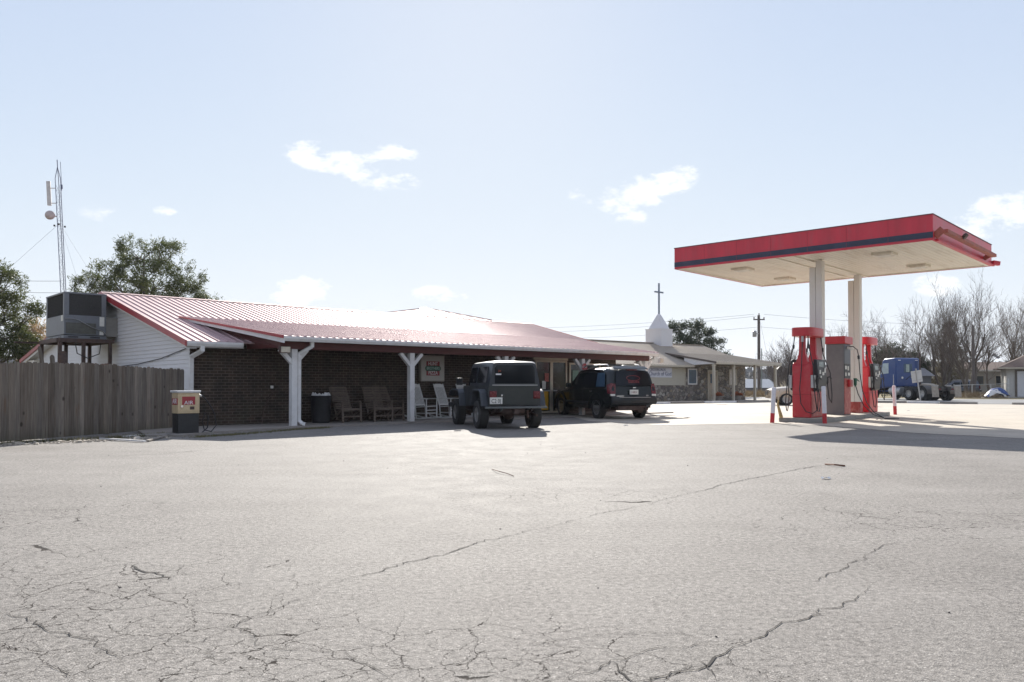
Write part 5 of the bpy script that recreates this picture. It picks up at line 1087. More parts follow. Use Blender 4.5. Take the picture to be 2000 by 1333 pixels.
m = MB(); m.box(-.38, .38, 3.70, 3.735, 2.15, 2.85); rgw = m.build('rear_window', GLASSB, tr, bevel=.01)
MB().box(-.2, .1, 3.692, 3.70, 2.2, 2.8).build('window_light_patch', pm('window_light', (.32, .38, .34), .6, var=.3, scale=10), rgw)  # daylight seen through the cab, put in as a pale coloured patch
for s_ in (-1, 1):
    m = MB(); m.prism([(s_ * 1.12, 4.55, 2.1), (s_ * 1.12, 5.38, 2.05), (s_ * 1.12, 5.15, 2.9), (s_ * 1.12, 4.55, 2.92)], (s_ * .012, 0, 0)); m.build('side_window', pm('pale_window', (.42, .50, .50), .15, var=.1), tr)
    m = MB(); m.bar((s_ * 1.1, 5.3, 2.7), (s_ * 1.42, 5.35, 2.7), .03, .03); m.box(*sorted((s_ * 1.36, s_ * 1.46)), 5.28, 5.48, 1.95, 2.75); m.build('mirror', CHROME, tr, bevel=.02)
    m = MB(); m.tube([(s_ * 1.17, 3.95, 1.15), (s_ * 1.17, 3.95, 2.0)], .02, 6); m.build('grab_handle', CHROME, tr)
for x in (-.8, .8): MB().box(x - .12, x + .12, 3.72, 3.745, 3.1, 3.15).build('marker_plate', INKW, tr)
m = MB(); 
for x, z in ((-.55, 1.75), (.35, 1.8)): m.lathe([(0, 0), (.09, 0), (.09, .02)], 'y', 14, (x, 3.69, z))
m.build('work_lamp', PALE, tr)
m = MB(); m.cyl((.98, 3.55, 1.1), (.98, 3.55, 3.75), .06); m.build('exhaust_stack', DSTEEL, tr, smooth=40)
m = MB(); m.tube([(-.2, 3.7, 1.6), (-.15, 3.3, 1.9), (-.1, 2.9, 1.5), (0, 2.6, 1.3)], .025, 6); m.build('air_line', BLACK, tr)

# ---- leaning sign, seen from the back
sg = thing('leaning_sign', 'blank backside of a square traffic sign on a leaning steel post', 'sign', at(1798.5, 787), R(8)); sg.rotation_euler = (0, R(-8.5), R(8))
m = MB(); m.box(-.035, .035, -.02, .02, 0, 2.28); m.build('post', STEEL, sg)
m = MB(); m.box(-.38, .38, .022, .03, 1.36, 2.14); m.build('board', pm('sign_back_alu', (.52, .51, .50), .45, .5, var=.06), sg)
for z in (1.5, 2.0): MB().box(-.3, .3, -.0, .0215, z, z + .04).build('bracket', STEEL, sg)
# ================================================================== TREES
BARK = pm('grey_bark', (.15, .125, .105), .9, var=.3, scale=5, bump=.5, bscale=20, stretch=(1, 1, .3)); TWIG = pm('bare_twigs', (.15, .122, .103), .9, var=.25, scale=4)
def segs_to_mesh(m, segs, n):
    for (p, q, ra, rb) in segs:
        d = q - p
        if d.length < 1e-5: continue
        u = d.orthogonal().normalized(); v = d.normalized().cross(u); b = len(m.v)
        for c, r_ in ((p, ra), (q, rb)):
            for k in range(n):
                a = 2 * pi * k / n; m.v.append(tuple(c + (u * cos(a) + v * sin(a)) * r_))
        for k in range(n): m.f.append((b + k, b + (k + 1) % n, b + n + (k + 1) % n, b + n + k))
def bare_tree(seed, H, stems=1, spread=.5, droop=0.0, levels=5, dens=1.0, up=.25, r0=None):
    rg = random.Random(seed); trunk = []; br = []
    def grow(p, d, L, r, lev):
        n = 5 if lev < 2 else 3; q = p; dd = d.copy()
        for i in range(n):
            dd = (dd + Vector((rg.gauss(0, .13), rg.gauss(0, .13), rg.gauss(0, .08) + (up if lev > 0 else .08) * .25))).normalized()
            e = q + dd * L / n; ra = r * (1 - .55 * i / n); rb = r * (1 - .55 * (i + 1) / n)
            (trunk if lev == 0 else br).append((q, e, ra, rb))
            if lev < levels - 1 and (lev > 0 or i >= 1):
                kk = (2 if lev < 3 else 1 + (rg.random() < .5 * dens))
                for _ in range(kk):
                    if rg.random() < .86 * dens:
                        a = rg.uniform(0, 2 * pi); side = dd.orthogonal().normalized(); side.rotate(Matrix.Rotation(a, 3, dd)); f = rg.uniform(.45, .95) * (spread + .45)
                        nd_ = (dd * 1.0 + side * f + Vector((0, 0, up))).normalized(); pos = q.lerp(e, rg.random())
                        grow(pos, nd_, L * rg.uniform(.45, .68), max(.008, rb * rg.uniform(.42, .62)), lev + 1)
            q = e
    for s_ in range(stems):
        a = 2 * pi * s_ / stems + rg.uniform(0, 1); f = 0.05 if stems == 1 else rg.uniform(.12, .34)
        grow(Vector((cos(a) * .25 * (stems > 1), sin(a) * .25 * (stems > 1), 0)), Vector((cos(a) * f, sin(a) * f, 1)).normalized(), H * rg.uniform(.62, .72), (r0 or H * .014) * (1 if stems == 1 else .7), 0)
    zm = max(max(s_[1].z for s_ in br), .1); k = H / zm
    tm, bm_ = MB(), MB(); segs_to_mesh(tm, [(a * k, b * k, c, d) for a, b, c, d in trunk], 7); segs_to_mesh(bm_, [(a * k, b * k, c, d) for a, b, c, d in br], 3)
    return tm, bm_
PROTO = {}
def place_bare(key, px, D, H, label, rot=0.0, sx=1.0, args=None, base=-.05, name='bare_tree'):
    if key not in PROTO:
        t = thing(name, label, 'tree'); tm, bm_ = bare_tree(**args); tm.build('trunk', BARK, t, recalc=False); bm_.build('crown', TWIG, t, recalc=False); PROTO[key] = (t, args['H']); first = True
    else: first = False
    p, h0 = PROTO[key]; o = p if first else copy_tree(p); o['label'] = label; o['category'] = 'tree'; o['group'] = 'bare trees beyond the road'
    q = atd(px, D); s_ = H / h0; o.location = (q.x, q.y, base); o.rotation_euler.z = rot; o.scale = (s_ * sx, s_ * sx, s_)
A1 = dict(seed=5, H=11, stems=1, spread=.55, levels=5, dens=.95, up=.2); A2 = dict(seed=9, H=12, stems=4, spread=.5, levels=5, dens=.82, up=.30, r0=.22); A3 = dict(seed=14, H=10, stems=2, spread=.7, levels=5, dens=.9, up=.1); A4 = dict(seed=23, H=6, stems=7, spread=.45, levels=4, dens=1.0, up=.35, r0=.05)
place_bare('a', 1640, 92, zat(583, 92), 'slender bare tree seen between the two canopy columns', 0, .8, A1)
place_bare('c', 1752, 84, zat(600, 84), 'bare tree with crooked spreading limbs behind the blue truck cab', .6, 1.0, A3)
place_bare('a', 1712, 96, zat(612, 96), 'bare tree right of the farther canopy column', 2.0, .9)
place_bare('c', 1775, 92, zat(556, 92), 'tall forked bare tree between the truck cab and the dark cedar', 2.4, .85)
place_bare('b', 1842, 90, zat(528, 90), 'tall many-stemmed bare tree in front of the dark cedar', .4, .85, A2)
place_bare('b', 1893, 82, zat(515, 82), 'tallest dense many-stemmed bare tree below the canopy corner', 1.7, .95)
place_bare('a', 1935, 95, zat(590, 95), 'bare tree just left of the white garage', 4.0, 1.0)
place_bare('b', 1990, 96, zat(545, 96), 'bare tree rising behind the garage roof at the right edge', 3.1, .9)
place_bare('c', 2040, 90, zat(560, 90), 'bare tree whose limbs enter at the right edge of the photo', 4.4, 1.1)
place_bare('d', 1545, 74, zat(648, 74), 'low bare bush spreading behind the near fuel pump', 0, 1.25, A4, name='bare_bush')
place_bare('d', 1528, 92, zat(690, 92), 'small bare bush near the utility pole', 2, 1.0, name='bare_bush')
place_bare('d', 1700, 88, zat(690, 88), 'low bare bush beyond the pumps, behind the far red pump', 1, 1.1, name='bare_bush')
for o in [x for x in bpy.data.objects if x.name.startswith('bare_tree') and 'bush' in x.get('label', '')]: o.name = 'bare_bush'
PINE = m_leaf('pine_foliage', (.04, .06, .022), (.14, .15, .05), .4); CEDAR = m_leaf('cedar_foliage', (.03, .042, .024), (.07, .085, .04), .25); BROWNC = m_leaf('winter_cedar_foliage', (.11, .10, .065), (.20, .17, .11), .35)
def tufts(m, c, r_, n, rg, L=.16, w_=.012):
    for _ in range(n):
        d = Vector((rg.gauss(0, 1), rg.gauss(0, 1), rg.gauss(0, .8) + .5)).normalized(); p = c + Vector((rg.gauss(0, r_), rg.gauss(0, r_), rg.gauss(0, r_))) * .45
        s_ = d.orthogonal().normalized(); s_.rotate(Matrix.Rotation(rg.uniform(0, 6.28), 3, d)); l = L * rg.uniform(.6, 1.3)
        m.v += [tuple(p - s_ * w_), tuple(p + s_ * w_), tuple(p + d * l + s_ * w_ * .6), tuple(p + d * l - s_ * w_ * .6)]; b = len(m.v) - 4; m.f.append((b, b + 1, b + 2, b + 3))
def evergreen(label, loc, lobes, mat, seed, ntuft=12, L=.18, w_=.02, per=60, name='pine_tree', trunk_h=None, clump=.34, lean=0):
    """lobes: (dx, dy, z, rx, rz) crown masses; branch fans end in needle tufts spread through each mass"""
    rg = random.Random(seed); t = thing(name, label, 'tree', loc); H = max(l[2] + l[4] for l in lobes); th = trunk_h or H * .9
    tm = MB(); tm.tube([(0, 0, -.1), (.05, .02, th * .4), (-.05, 0, th * .75), (0, 0, th)], [H * .022, H * .017, H * .010, .02], 8); fm = MB()
    for (dx, dy, z, rx, rz__) in lobes:
        c = Vector((dx, dy, z)); root = Vector((0, 0, max(.5, z - abs(dx) * .7 - rz__ * .6)))
        for k in range(int(per * rx * rz__ / 2 + 8)):
            while True:
                v = Vector((rg.uniform(-1, 1), rg.uniform(-1, 1), rg.uniform(-1, 1)))
                if .25 < v.length < 1: break
            v = v.normalized() * (v.length ** .55) * rg.uniform(.8, 1.12); e = c + Vector((v.x * rx, v.y * rx, v.z * rz__))
            if k % 3 == 0: 
                r_ = root.lerp(c, .3 + .4 * rg.random()); mid = r_.lerp(e, .55) + Vector((rg.gauss(0, .1), rg.gauss(0, .1), -.08)); tm.tube([r_, mid, e], [.035, .02, .008], 4, cap=False)
            for q in range(3):
                cc = e + Vector((rg.gauss(0, .2), rg.gauss(0, .2), rg.gauss(0, .14))) * (clump / .34); tufts(fm, cc, clump, ntuft, rg, L, w_)
    tm.build('trunk', BARK, t, recalc=False); fm.build('crown', mat, t, recalc=False); return t
# big pine behind the store: px 140-425, top 455
D = 52.0; c0_ = atd(280, D); P = D / FPX
def lb_(px, py, rx, rz__, dy=0): return ((px - 280) * P, dy, zat(py, D), rx * P, rz__ * P)
evergreen('big olive-green pine with two-humped crown rising behind the red roof', c0_, [lb_(262, 492, 36, 32), lb_(322, 500, 38, 34), lb_(255, 540, 46, 42, .8), lb_(315, 548, 46, 40, -.6), lb_(205, 540, 34, 30), lb_(172, 558, 26, 26), lb_(368, 548, 30, 26), lb_(350, 585, 50, 26), lb_(230, 590, 60, 30), lb_(398, 586, 26, 14), lb_(290, 620, 80, 30), lb_(180, 620, 40, 35)], PINE, 3, per=40, ntuft=24, clump=.27, L=.16)
D = 38.0; P = D / FPX; c1_ = atd(-20, D)
def lb2(px, py, rx, rz__, dy=0): return ((px + 20) * P, dy, zat(py, D), rx * P, rz__ * P)
evergreen('dark green pine at the left edge of the photo beyond the fence', c1_, [lb2(0, 560, 40, 42), lb2(-45, 540, 50, 50), lb2(30, 600, 32, 34), lb2(0, 650, 46, 40), lb2(45, 670, 24, 26), lb2(72, 606, 12, 12), lb2(-50, 640, 60, 60), lb2(60, 690, 30, 20), lb2(10, 700, 50, 30)], PINE, 8, per=70, ntuft=22, clump=.24, L=.14, w_=.017)
# flat-layered cedar behind the church
D = 84.0; P = D / FPX; c2_ = atd(1352, D)
def lb3(px, py, rx, rz__, dy=0): return ((px - 1352) * P, dy, zat(py, D), rx * P, rz__ * P)
evergreen('dark flat-layered cedar standing behind the church roof', c2_, [lb3(1322, 640, 18, 9), lb3(1355, 636, 26, 7), lb3(1372, 650, 24, 6), lb3(1350, 660, 34, 6), lb3(1330, 672, 30, 9), lb3(1385, 668, 26, 6), lb3(1380, 682, 30, 8), lb3(1400, 694, 26, 5), lb3(1418, 700, 14, 3), lb3(1340, 695, 50, 14)], CEDAR, 5, per=60, L=.34, w_=.03, name='cedar_tree', clump=.30)
D = 92.0; P = D / FPX; c3_ = atd(1745, D)
def lb4(px, py, rx, rz__, dy=0): return ((px - 1745) * P, dy, zat(py, D), rx * P, rz__ * P)
evergreen('broad dark green juniper behind the blue truck cab', c3_, [lb4(1740, 702, 34, 26), lb4(1718, 730, 30, 30), lb4(1770, 705, 24, 22), lb4(1790, 740, 22, 28), lb4(1750, 745, 44, 28), lb4(1800, 720, 10, 22)], CEDAR, 6, per=60, L=.3, w_=.035, name='juniper', clump=.45)
D = 94.0; P = D / FPX; c4_ = atd(1856, D)
def lb5(px, py, rx, rz__, dy=0): return ((px - 1856) * P, dy, zat(py, D), rx * P, rz__ * P)
evergreen('brownish cone-shaped cedar among the bare trees', c4_, [lb5(1856, 645, 10, 20), lb5(1856, 675, 20, 24), lb5(1854, 705, 30, 26), lb5(1856, 735, 36, 24), lb5(1830, 742, 24, 22)], BROWNC, 12, per=42, L=.3, w_=.03, name='cedar_tree', clump=.34)
D = 60.0; P = D / FPX; c5_ = atd(66, D)
evergreen('pale sunlit shrub seen between the pine and the air conditioner', c5_, [(0, 0, zat(650, D), 26 * P, 26 * P), (.4, 0, zat(690, D), 34 * P, 30 * P)], m_leaf('pale_shrub_leaves', (.30, .20, .12), (.38, .30, .18), .5), 17, per=60, L=.2, w_=.035, name='shrub')

# ================================================================== UTILITY POLES AND WIRES
WOODP = pm('pole_wood', (.13, .11, .10), .9, var=.3, scale=4, stretch=(1, 1, .2))
up = atd(1482.5, 88); ph = zat(616, 88)
po = thing('utility_pole', 'wooden utility pole with crossarm and transformer right of the church', 'utility pole', (up.x, up.y, -.3), 0)
m = MB(); m.tube([(0, 0, 0), (0, 0, ph + .3)], [.20, .14], 10); m.build('pole', WOODP, po, smooth=50)
m = MB(); m.box(-.62, .62, -.16, -.06, ph - .25, ph - .12); ca_ = m.build('crossarm', WOODP, po)
for x in (-.55, .0, .55): MB().lathe([(.03, 0), (.07, .05), (.05, .12), (.07, .18), (0, .24)], 'z', 10, (x, -.1, ph - .12 if x else ph + .3)).build('insulator', DSTEEL, ca_)
m = MB(); m.lathe([(0, 0), (.20, .0), (.22, .05), (.22, .60), (.1, .70), (0, .72)], 'z', 16, (-.50, -.1, ph - 2.1)); m.box(-.3, 0, -.14, -.06, ph - 1.8, ph - 1.7); m.build('transformer', STEEL, po, smooth=40)
m = MB(); m.tube([(.28, 0, 0), (.30, 0, ph * .62)], .05, 6); m.build('riser_pipe', pm('riser_green', (.22, .27, .25), .6), po)
up2 = atd(1901, 78)
po2 = thing('utility_pole', 'plain dark wooden pole among the bare trees left of the tarpaulin', 'utility pole', (up2.x, up2.y, 0), 0); MB().tube([(0, 0, 0), (0, 0, 7.0)], [.16, .11], 10).build('pole', WOODP, po2, smooth=50)
def wire(p, q, sag, label, r=.012):
    pts = [p.lerp(q, k / 16) - Vector((0, 0, sag * 4 * (k / 16) * (1 - k / 16))) for k in range(17)]
    o = MB().tube(pts, r, 4).build('power_line', pm('wire_grey', (.12, .12, .13), .6)); tag(o, label, 'power line', 'overhead power lines')
def wp(px, py, D): v = atd(px, D); return Vector((v.x, v.y, zat(py, D)))
PT = lambda dx, dz: Vector((up.x + dx, up.y - .1, ph + dz))
wire(wp(1040, 641, 110), PT(-.55, .1), .25, 'topmost power line running left from the crossarm of the pole')
wire(wp(1040, 650, 110), PT(-.3, -.1), .3, 'second power line running left from the pole, just below the topmost')
wire(wp(1040, 662, 110), PT(0, -1.3), .3, 'lowest power line running left from the pole at the transformer')
wire(PT(.55, .1), wp(2100, 632, 95), .6, 'upper power line running right from the pole behind the canopy columns')
wire(PT(.1, -1.3), wp(2100, 650, 95), .6, 'lower power line running right from the pole behind the pumps')
for py0, py1, lb in ((545, 549, 'highest of the thin lines left of the mast'), (567, 572, 'second highest of the thin lines left of the mast'), (590, 592, 'middle line crossing the left pine'), (603, 600, 'dark line crossing low behind the left pine'), (618, 612, 'lowest dark line reaching the air conditioner from the left')):
    wire(wp(-60, py0 - 1, 45), wp(120 if py0 > 546 else 118, py1, 45), .05, lb, .010)
tag(MB().tube([PT(.1, -.6), Vector((up.x + 1.9, up.y, -.3))], .01, 4).build('guy_wire', pm('wire_grey', (.12, .12, .13), .6)), 'slanting guy wire on the right of the utility pole', 'guy wire')

# ================================================================== HOUSES BEYOND
gp = atd(1966, 80); GBZ = -.02
GA = R(-28)
ga = thing('garage', 'white garage with brown shingle roof at the right edge of the photo', 'garage', (gp.x, gp.y, 0), GA)
GWH = pm('garage_wall', (.50, .49, .46), .7, var=.08); SHN = pm('brown_shingles', (.15, .105, .085), .9, var=.35, scale=14)
m = MB(); m.box(0, 9, 0, 8, -.1, 2.95); m.build('wall', GWH, ga)
m = MB(); m.add([(-.7, -.6, 2.92), (9.7, -.6, 2.92), (9.7, 8.6, 2.92), (-.7, 8.6, 2.92), (3.4, 4, 5.1), (6.2, 4, 5.1), (-.7, -.6, 2.80), (9.7, -.6, 2.80), (9.7, 8.6, 2.80), (-.7, 8.6, 2.80)], [(0, 1, 5, 4), (1, 2, 5), (2, 3, 4, 5), (3, 0, 4), (0, 6, 7, 1), (1, 7, 8, 2), (2, 8, 9, 3), (3, 9, 6, 0), (6, 9, 8, 7)]); m.build('roof', SHN, ga)
m = MB(); m.box(.9, 5.6, -.05, -.005, 0, 2.55)
for k in range(4): m.box(.9, 5.6, -.07, -.05, .03 + k * .63, .60 + k * .63)
m.build('garage_door', pm('garage_door_white', (.62, .62, .64), .5, var=.04), ga)
m = MB(); m.box(.7, .9, -.08, -.005, 0, 2.7); m.box(5.6, 5.8, -.08, -.005, 0, 2.7); m.box(.9, 5.6, -.08, -.005, 2.55, 2.7); m.build('door_trim', pm('dark_trim', (.12, .10, .08), .6), ga)
MB().box(-.75, 9.75, -.72, -.6, 2.78, 2.93).build('gutter', TANT, ga)
hp_ = atd(1905, 98)
ho = thing('house', 'low grey-sided house with white fascia behind the bare tree trunks', 'house', (hp_.x - .5, hp_.y, 0), R(-4))
HS = pm('grey_house_siding', (.33, .32, .30), .7, var=.08)
m = MB(); m.box(-.5, 6.5, 0, 7, -.6, 2.9); m.build('wall', HS, ho)
m = MB(); m.box(-.9, 6.8, -.5, -.4, 2.85, 3.05); m.build('fascia', WHITE, ho)
m = MB(); m.add([(-.9, -.4, 3.0), (6.8, -.4, 3.0), (6.8, 7.4, 3.0), (-.9, 7.4, 3.0), (-.9, 3.5, 4.1), (6.8, 3.5, 4.1)], [(0, 1, 5, 4), (2, 3, 4, 5), (0, 4, 3), (1, 2, 5)]); m.build('roof', SHN, ho)
for (a, b) in ((.3, 1.5), (2.8, 3.9), (4.6, 5.0)): framed('window', a, b, 1.1, 2.35, GLASS, TANT, t=.06, parent=ho, proud=.05)
m = MB(); m.box(-.3, 1.1, -.04, -.005, -.1, .8); m.build('lattice_skirt', PALE, ho)
h2 = atd(1846, 100)
hw = thing('white_shed', 'small pale blue-white shed between the bare trunks', 'shed', (h2.x, h2.y, 0), R(5))
m = MB(); m.box(0, 3.3, 0, 3, -.6, 2.3); m.build('wall', pm('pale_blue_wall', (.40, .43, .50), .7, var=.06), hw); m = MB(); m.prism([(-.2, -.2, 2.28), (3.5, -.2, 2.28), (1.65, -.2, 3.2)], (0, 3.4, 0)); m.build('roof', pm('pale_roof', (.45, .47, .52), .6), hw)
framed('window', .4, 1.3, .9, 1.9, GLASS, WHITE, t=.07, parent=hw); framed('door', 1.9, 2.7, -.3, 1.9, GLASS, WHITE, t=.08, parent=hw)
h3 = atd(1795, 88); hs = thing('grey_shed', 'small dark grey shed right behind the leaning sign', 'shed', (h3.x, h3.y, 0), R(10))
m = MB(); m.box(0, 1.5, 0, 3, -.4, 2.2); m.build('wall', pm('dark_grey_wall', (.16, .165, .18), .8, var=.1), hs); m = MB(); m.prism([(-.2, -.3, 2.18), (-.2, 3.3, 2.18), (-.2, 1.5, 3.1)], (2.0, 0, 0)); m.build('roof', pm('grey_roof', (.30, .30, .31), .7), hs)
# parked grey car behind the fence
h4 = atd(1876, 88)
bl, _, _ = suv('parked_car', 'small blue-grey car parked behind the rail fence, right of the truck', (h4.x + .9, h4.y, -.1), R(70), pm('blue_grey_paint', (.12, .14, .18), .3, .2, coat=.6), GLASS)
# blue building far off
h5 = atd(1482, 118); fb = thing('blue_building', 'distant low blue-grey building seen under the church porch roof', 'building', (h5.x, h5.y, 0), R(8))
m = MB(); m.box(-4.5, 3.2, 0, 8, -1.4, .8); m.build('wall', pm('blue_grey_wall', (.13, .16, .22), .8, var=.1), fb); m = MB(); m.add([(-4.8, -.3, .78), (3.5, -.3, .78), (3.5, 8.3, .78), (-4.8, 8.3, .78), (-4.8, 4, 2.1), (3.5, 4, 2.1)], [(0, 1, 5, 4), (2, 3, 4, 5), (0, 4, 3), (1, 2, 5)]); m.build('roof', pm('slate_roof', (.18, .21, .26), .6), fb)
framed('door', -3.6, -2.0, -1.2, .6, pm('blue_door', (.08, .11, .16), .6), WHITE, t=.1, parent=fb)
# rail fence and tarpaulin
rf_ = atd(1958, 76); fe = thing('rail_fence', 'thin pipe rail fence with grey posts before the houses', 'fence', (atd(1862, 78).x, 78, 0), R(-8))
m = MB(); m.tube([(0, 0, 1.15), (5.0, 0, 1.3)], .03, 6); m.build('rail', pm('pipe_rail_pale', (.55, .55, .52), .5), fe)
for x in (0.05, 1.7, 3.4, 5.0): MB().tube([(x, 0, -.1), (x, 0, 1.25 + (.55 if x > 4.5 else 0))], .045, 8).build('post', pm('pipe_rail_pale', (.55, .55, .52), .5), fe)
tpn = atd(1946, 74); m = MB(); rg_ = random.Random(9)
rows = []
for i in range(13):
    row = []
    for j in range(9):
        x = -1.05 + i * .175; y = -.5 + j * .125; h = .95 * (1 - (abs(x) / 1.15) ** 2.2) * (1 - (abs(y) / .6) ** 3) + rg_.uniform(-.05, .05); row.append((x + .1 * h, y, max(0, h)))
    rows.append(row)
tarp = m.grid(rows).build('tarpaulin_pile', pm('blue_tarpaulin', (.03, .07, .22), .5, var=.3, scale=4), smooth=25); tarp.location = (tpn.x, tpn.y, 0); tag(tarp, 'heap under a dark blue tarpaulin beside the garage', 'tarpaulin')
m = MB(); rows = []
for i in range(10):
    row = []
    for j in range(5):
        x = -.95 + i * .17; y = -.56 + j * .07; z = .45 + .35 * sin(i * .35) + .05 * sin(i * 2.1 + j) - (.16 * (4 - j) * .6); row.append((x, y - .03 * (i % 2), max(.05, z)))
    rows.append(row)
tw = m.grid(rows).build('white_sheet', WHITE, smooth=30); md = tw.modifiers.new('solid', 'SOLIDIFY'); md.thickness = .02; tw.location = (tpn.x, tpn.y, 0); tag(tw, 'crumpled white sheet draped over the blue tarpaulin heap', 'sheet')
brush = m_leaf('dry_brush', (.16, .11, .05), (.30, .22, .11), .15)
def brushpile(pts, n, h, label, seed, s=1.0):
    r_ = random.Random(seed); m = MB()
    for i in range(n):
        k = r_.random() * (len(pts) - 1); j = int(k); p = Vector(pts[j]).lerp(Vector(pts[j + 1]), k - j) + Vector((r_.gauss(0, .8 * s), r_.gauss(0, .8 * s), 0)); d = Vector((r_.gauss(0, .6), r_.gauss(0, .6), abs(r_.gauss(.7, .5)))).normalized(); l = h * r_.uniform(.3, 1); w_ = .018 * s; sd = d.orthogonal().normalized() * w_
        m.add([p - sd, p + sd, p + d * l], [(0, 1, 2)])
    tag(m.build('dry_brush', brush, recalc=False), label, 'dry brush', kind='stuff')
brushpile([atd(1880, 77), atd(1905, 76), atd(1930, 76)], 3500, .9, 'heap of dry yellow-brown brush at the foot of the dark pole', 4)
brushpile([atd(1440, 84), atd(1475, 82), atd(1520, 80)], 4500, 1.0, 'dry brown weeds around the utility pole beyond the church', 5, 1.3)
# distant treeline on the low hills
tl = MB(); r_ = random.Random(31)
for i in range(2600):
    a = r_.uniform(-.9, 1.0); D_ = r_.uniform(430, 900); x = sin(a) * D_; y = cos(a) * D_; z = hh(x, y); h = r_.uniform(5, 11); s_ = r_.uniform(3, 7)
    for q in range(5):
        c = Vector((x + r_.gauss(0, s_ * .5), y + r_.gauss(0, s_ * .5), z + h * r_.uniform(.3, .9))); u = Vector((r_.gauss(0, 1), r_.gauss(0, 1), r_.gauss(0, .6))).normalized() * s_ * .55; v = u.orthogonal().normalized() * s_ * .45; tl.quad(c - u, c - v * .8, c + u, c + v)
tag(tl.build('far_wood', pm('far_winter_wood', (.10, .09, .085), .95, var=.25, scale=.02), recalc=False), 'hazy bare woods along the distant low hills', 'woods', kind='stuff')
# haze: one closed box of thin air
hz_ = MB().box(-1590, 1590, -1590, 1890, -25, 60); HM = bpy.data.materials.new('haze'); HM.use_nodes = True; HM.node_tree.nodes.remove(HM.node_tree.nodes['Principled BSDF']); pv = HM.node_tree.nodes.new('ShaderNodeVolumePrincipled'); pv.inputs['Density'].default_value = .00014; pv.inputs['Color'].default_value = (.80, .88, 1, 1); pv.inputs['Anisotropy'].default_value = .3; HM.node_tree.links.new(pv.outputs[0], HM.node_tree.nodes['Material Output'].inputs['Volume'])
hb = hz_.build('haze', HM); tag(hb, 'thin pale air between the lot and the far hills', 'haze', kind='stuff')

# ================================================================== GROUND DETAIL
CRK = pm('crack_dark', (.018, .015, .013), .95, var=.3)
def crack(pix, w0, w1, seed, jit=.02, sub=9):
    sub = max(26, sub * 2) if jit < .025 else sub * 3; jit = min(jit, .012) * .55; w0 *= .72; w1 *= .72; ph = 0
    r_ = random.Random(seed); P_ = [at(*p) for p in pix]; pts = []; wx = wy = 0.0
    for a, b in zip(P_[:-1], P_[1:]):
        n = max(2, int((b - a).length * sub))
        for k in range(n):
            wx = wx * .9 + r_.gauss(0, .009); wy = wy * .9 + r_.gauss(0, .009)
            pts.append(a.lerp(b, k / n) + Vector((r_.gauss(0, jit) + wx, r_.gauss(0, jit) + wy, 0)))
    pts.append(P_[-1]); m = MB(); L, Rr = [], []
    for i, p in enumerate(pts):
        d = (pts[min(i + 1, len(pts) - 1)] - pts[max(0, i - 1)]).normalized(); s_ = Vector((-d.y, d.x, 0)); t = i / (len(pts) - 1); ph = ph * .85 + r_.gauss(0, .16); w_ = (w0 + (w1 - w0) * t) * r_.uniform(.55, 1.15) * max(.12, min(1.6, 1 + ph)) * min(1, .15 + 6 * min(t, 1 - t))
        p = Vector((p.x, p.y, .004)); L.append(p + s_ * w_ / 2); Rr.append(p - s_ * w_ / 2)
    m.grid([[a, b] for a, b in zip(L, Rr)]); return struct('pavement_crack', m, CRK, recalc=False)
crack([(605, 1158), (640, 1145), (700, 1125), (790, 1100), (870, 1082), (930, 1060), (1000, 1047), (1080, 1027), (1180, 1002), (1262, 985)], .011, .014, 1, .012)
crack([(1262, 985), (1330, 968), (1420, 946), (1500, 928), (1590, 912), (1640, 907)], .014, .02, 2, .015)
crack([(1170, 1333), (1265, 1333), (1320, 1312), (1380, 1288), (1430, 1258), (1480, 1240), (1530, 1216), (1575, 1208), (1600, 1190), (1640, 1183), (1672, 1176), (1690, 1160), (1702, 1143)], .012, .010, 3, .010, 16)
crack([(1590, 1138), (1612, 1122), (1650, 1108), (1670, 1096), (1700, 1084), (1745, 1062)], .014, .008, 4, .012, 12)
crack([(1430, 1258), (1370, 1256), (1290, 1268), (1195, 1290), (1130, 1318), (1080, 1340)], .007, .004, 5, .010, 14)
crack([(1195, 1290), (1215, 1318), (1225, 1333), (1290, 1325), (1365, 1296)], .010, .006, 6, .008, 14)
crack([(1000, 1262), (1100, 1253), (1180, 1242), (1260, 1236), (1340, 1236), (1385, 1252), (1410, 1256)], .005, .005, 7, .010, 12)
crack([(1365, 1296), (1385, 1310), (1400, 1333)], .009, .006, 8, .006, 16)
crack([(255, 1105), (290, 1117), (325, 1127), (338, 1135)], .03, .006, 9, .01, 12)
crack([(20, 1090), (120, 1078), (245, 1055), (330, 1040), (440, 1022), (540, 1008)], .007, .004, 10, .03, 5)
crack([(300, 1235), (380, 1260), (455, 1215), (520, 1190), (610, 1155)], .006, .008, 11, .02, 8)
crack([(445, 1215), (490, 1262), (560, 1272), (660, 1283), (760, 1325)], .008, .010, 12, .012, 12)
crack([(0, 1200), (60, 1215), (95, 1232), (180, 1255), (240, 1290)], .010, .008, 13, .014, 12)
crack([(0, 1310), (75, 1305), (130, 1325)], .014, .01, 14, .008, 12)
crack([(190, 893), (330, 886), (420, 877), (540, 868)], .03, .02, 15, .03, 4)
# tar line where asphalt meets concrete
crack([(1285, 831.5), (1400, 829.5), (1520, 828)], .05, .03, 16, .01, 3)
crack([(1612, 832.5), (1700, 839), (1780, 846), (1900, 851.5), (2040, 859)], .05, .05, 17, .02, 3)
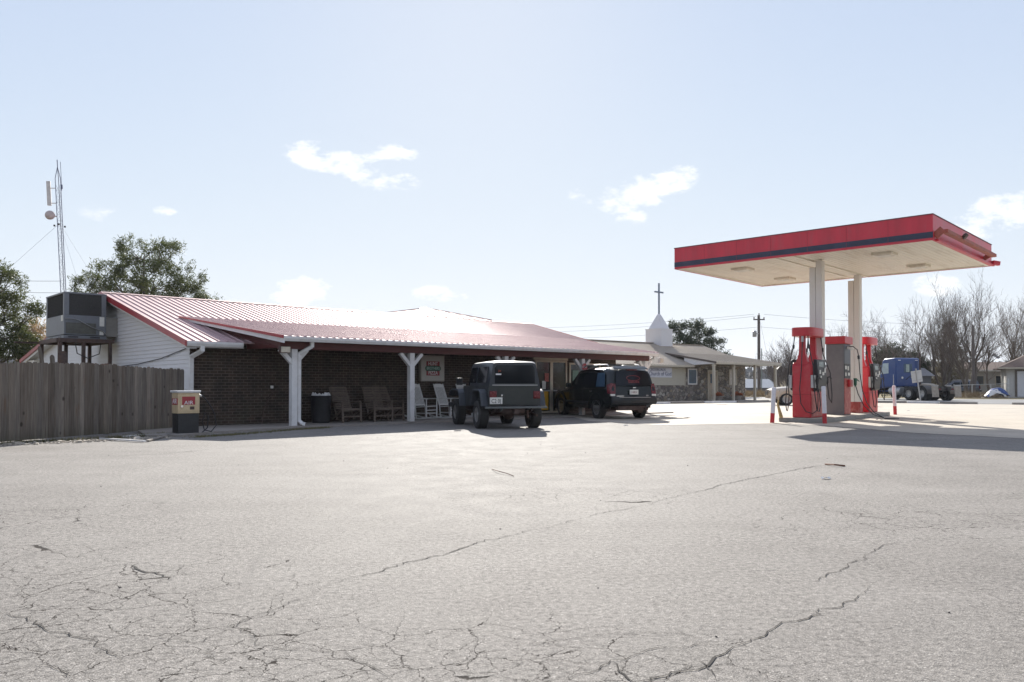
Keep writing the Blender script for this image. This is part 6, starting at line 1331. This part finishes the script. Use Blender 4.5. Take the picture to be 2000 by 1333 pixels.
# twigs, pebbles and scraps
o = MB().tube([at(961, 917, .01), at(975, 921, .03), at(990, 925, .02), at(1003, 930, .01)], .005, 5).build('fallen_twig', pm('twig_brown', (.16, .07, .04), .8)); o.data.transform(Matrix()); tag(o, 'thin reddish twig lying mid-lot on the asphalt', 'twig')
o = MB().tube([at(1612, 907, .01), at(1630, 908, .03), at(1650, 910, .01)], .012, 5).build('fallen_twig', pm('twig_brown', (.16, .07, .04), .8)); tag(o, 'small brown stick lying on the asphalt before the canopy shadow', 'twig')
m = MB(); r_ = random.Random(77)
for i in range(70):
    x, y = r_.uniform(-7, 9), r_.uniform(3.0, 20); s_ = r_.uniform(.003, .008) * (1.6 if r_.random() < .03 else 1)
    m.box(-s_, s_, -s_ * .8, s_ * .8, 0, s_ * .9, Matrix.Translation((x, y, 0)) @ Matrix.Rotation(r_.uniform(0, 6), 4, 'Z') @ Matrix.Rotation(r_.uniform(-.5, .5), 4, 'Y'))
tag(m.build('pebbles', pm('pebble', (.10, .09, .085), .9, var=.5)), 'loose dark pebbles scattered over the parking lot', 'pebbles', kind='stuff')
for (px, py, lb) in ((1774, 803, 'white paper scrap on the concrete right of the rightmost guard post'), (1613, 936.5, 'pale flat scrap on the asphalt below the stick'), (1222, 832, 'small white litter near the edge of the concrete by the black vehicle')):
    p = at(px, py); m = MB(); m.grid([[(p.x + (i - 2) * .03, p.y + (j - 1) * .03, .006 + .010 * ((i * 7 + j * 5) % 3)) for j in range(3)] for i in range(5)]); o = m.build('litter', WHITE); md = o.modifiers.new('solid', 'SOLIDIFY'); md.thickness = .004; tag(o, lb, 'litter')

# woods behind the camera: what the glass and the car paint mirror
bw = MB(); r_ = random.Random(61)
for i in range(900):
    x = r_.uniform(-90, 90); y = r_.uniform(-75, -52); h = 6 + 3.0 * sin(x * .11) + 2 * sin(x * .29 + 1)
    for q in range(5):
        c = Vector((x + r_.gauss(0, 1), y + r_.gauss(0, 1), h * r_.uniform(0, 1))); u = Vector((r_.gauss(0, 1), r_.gauss(0, 1), r_.gauss(0, 1))).normalized() * 1.3; v = u.orthogonal().normalized() * 1.1; bw.quad(c - u, c - v, c + u, c + v)
tag(bw.build('woods', pm('near_wood', (.05, .05, .04), .95, var=.3, scale=.2), recalc=False), 'belt of woods across the road behind the viewer', 'woods', kind='stuff')
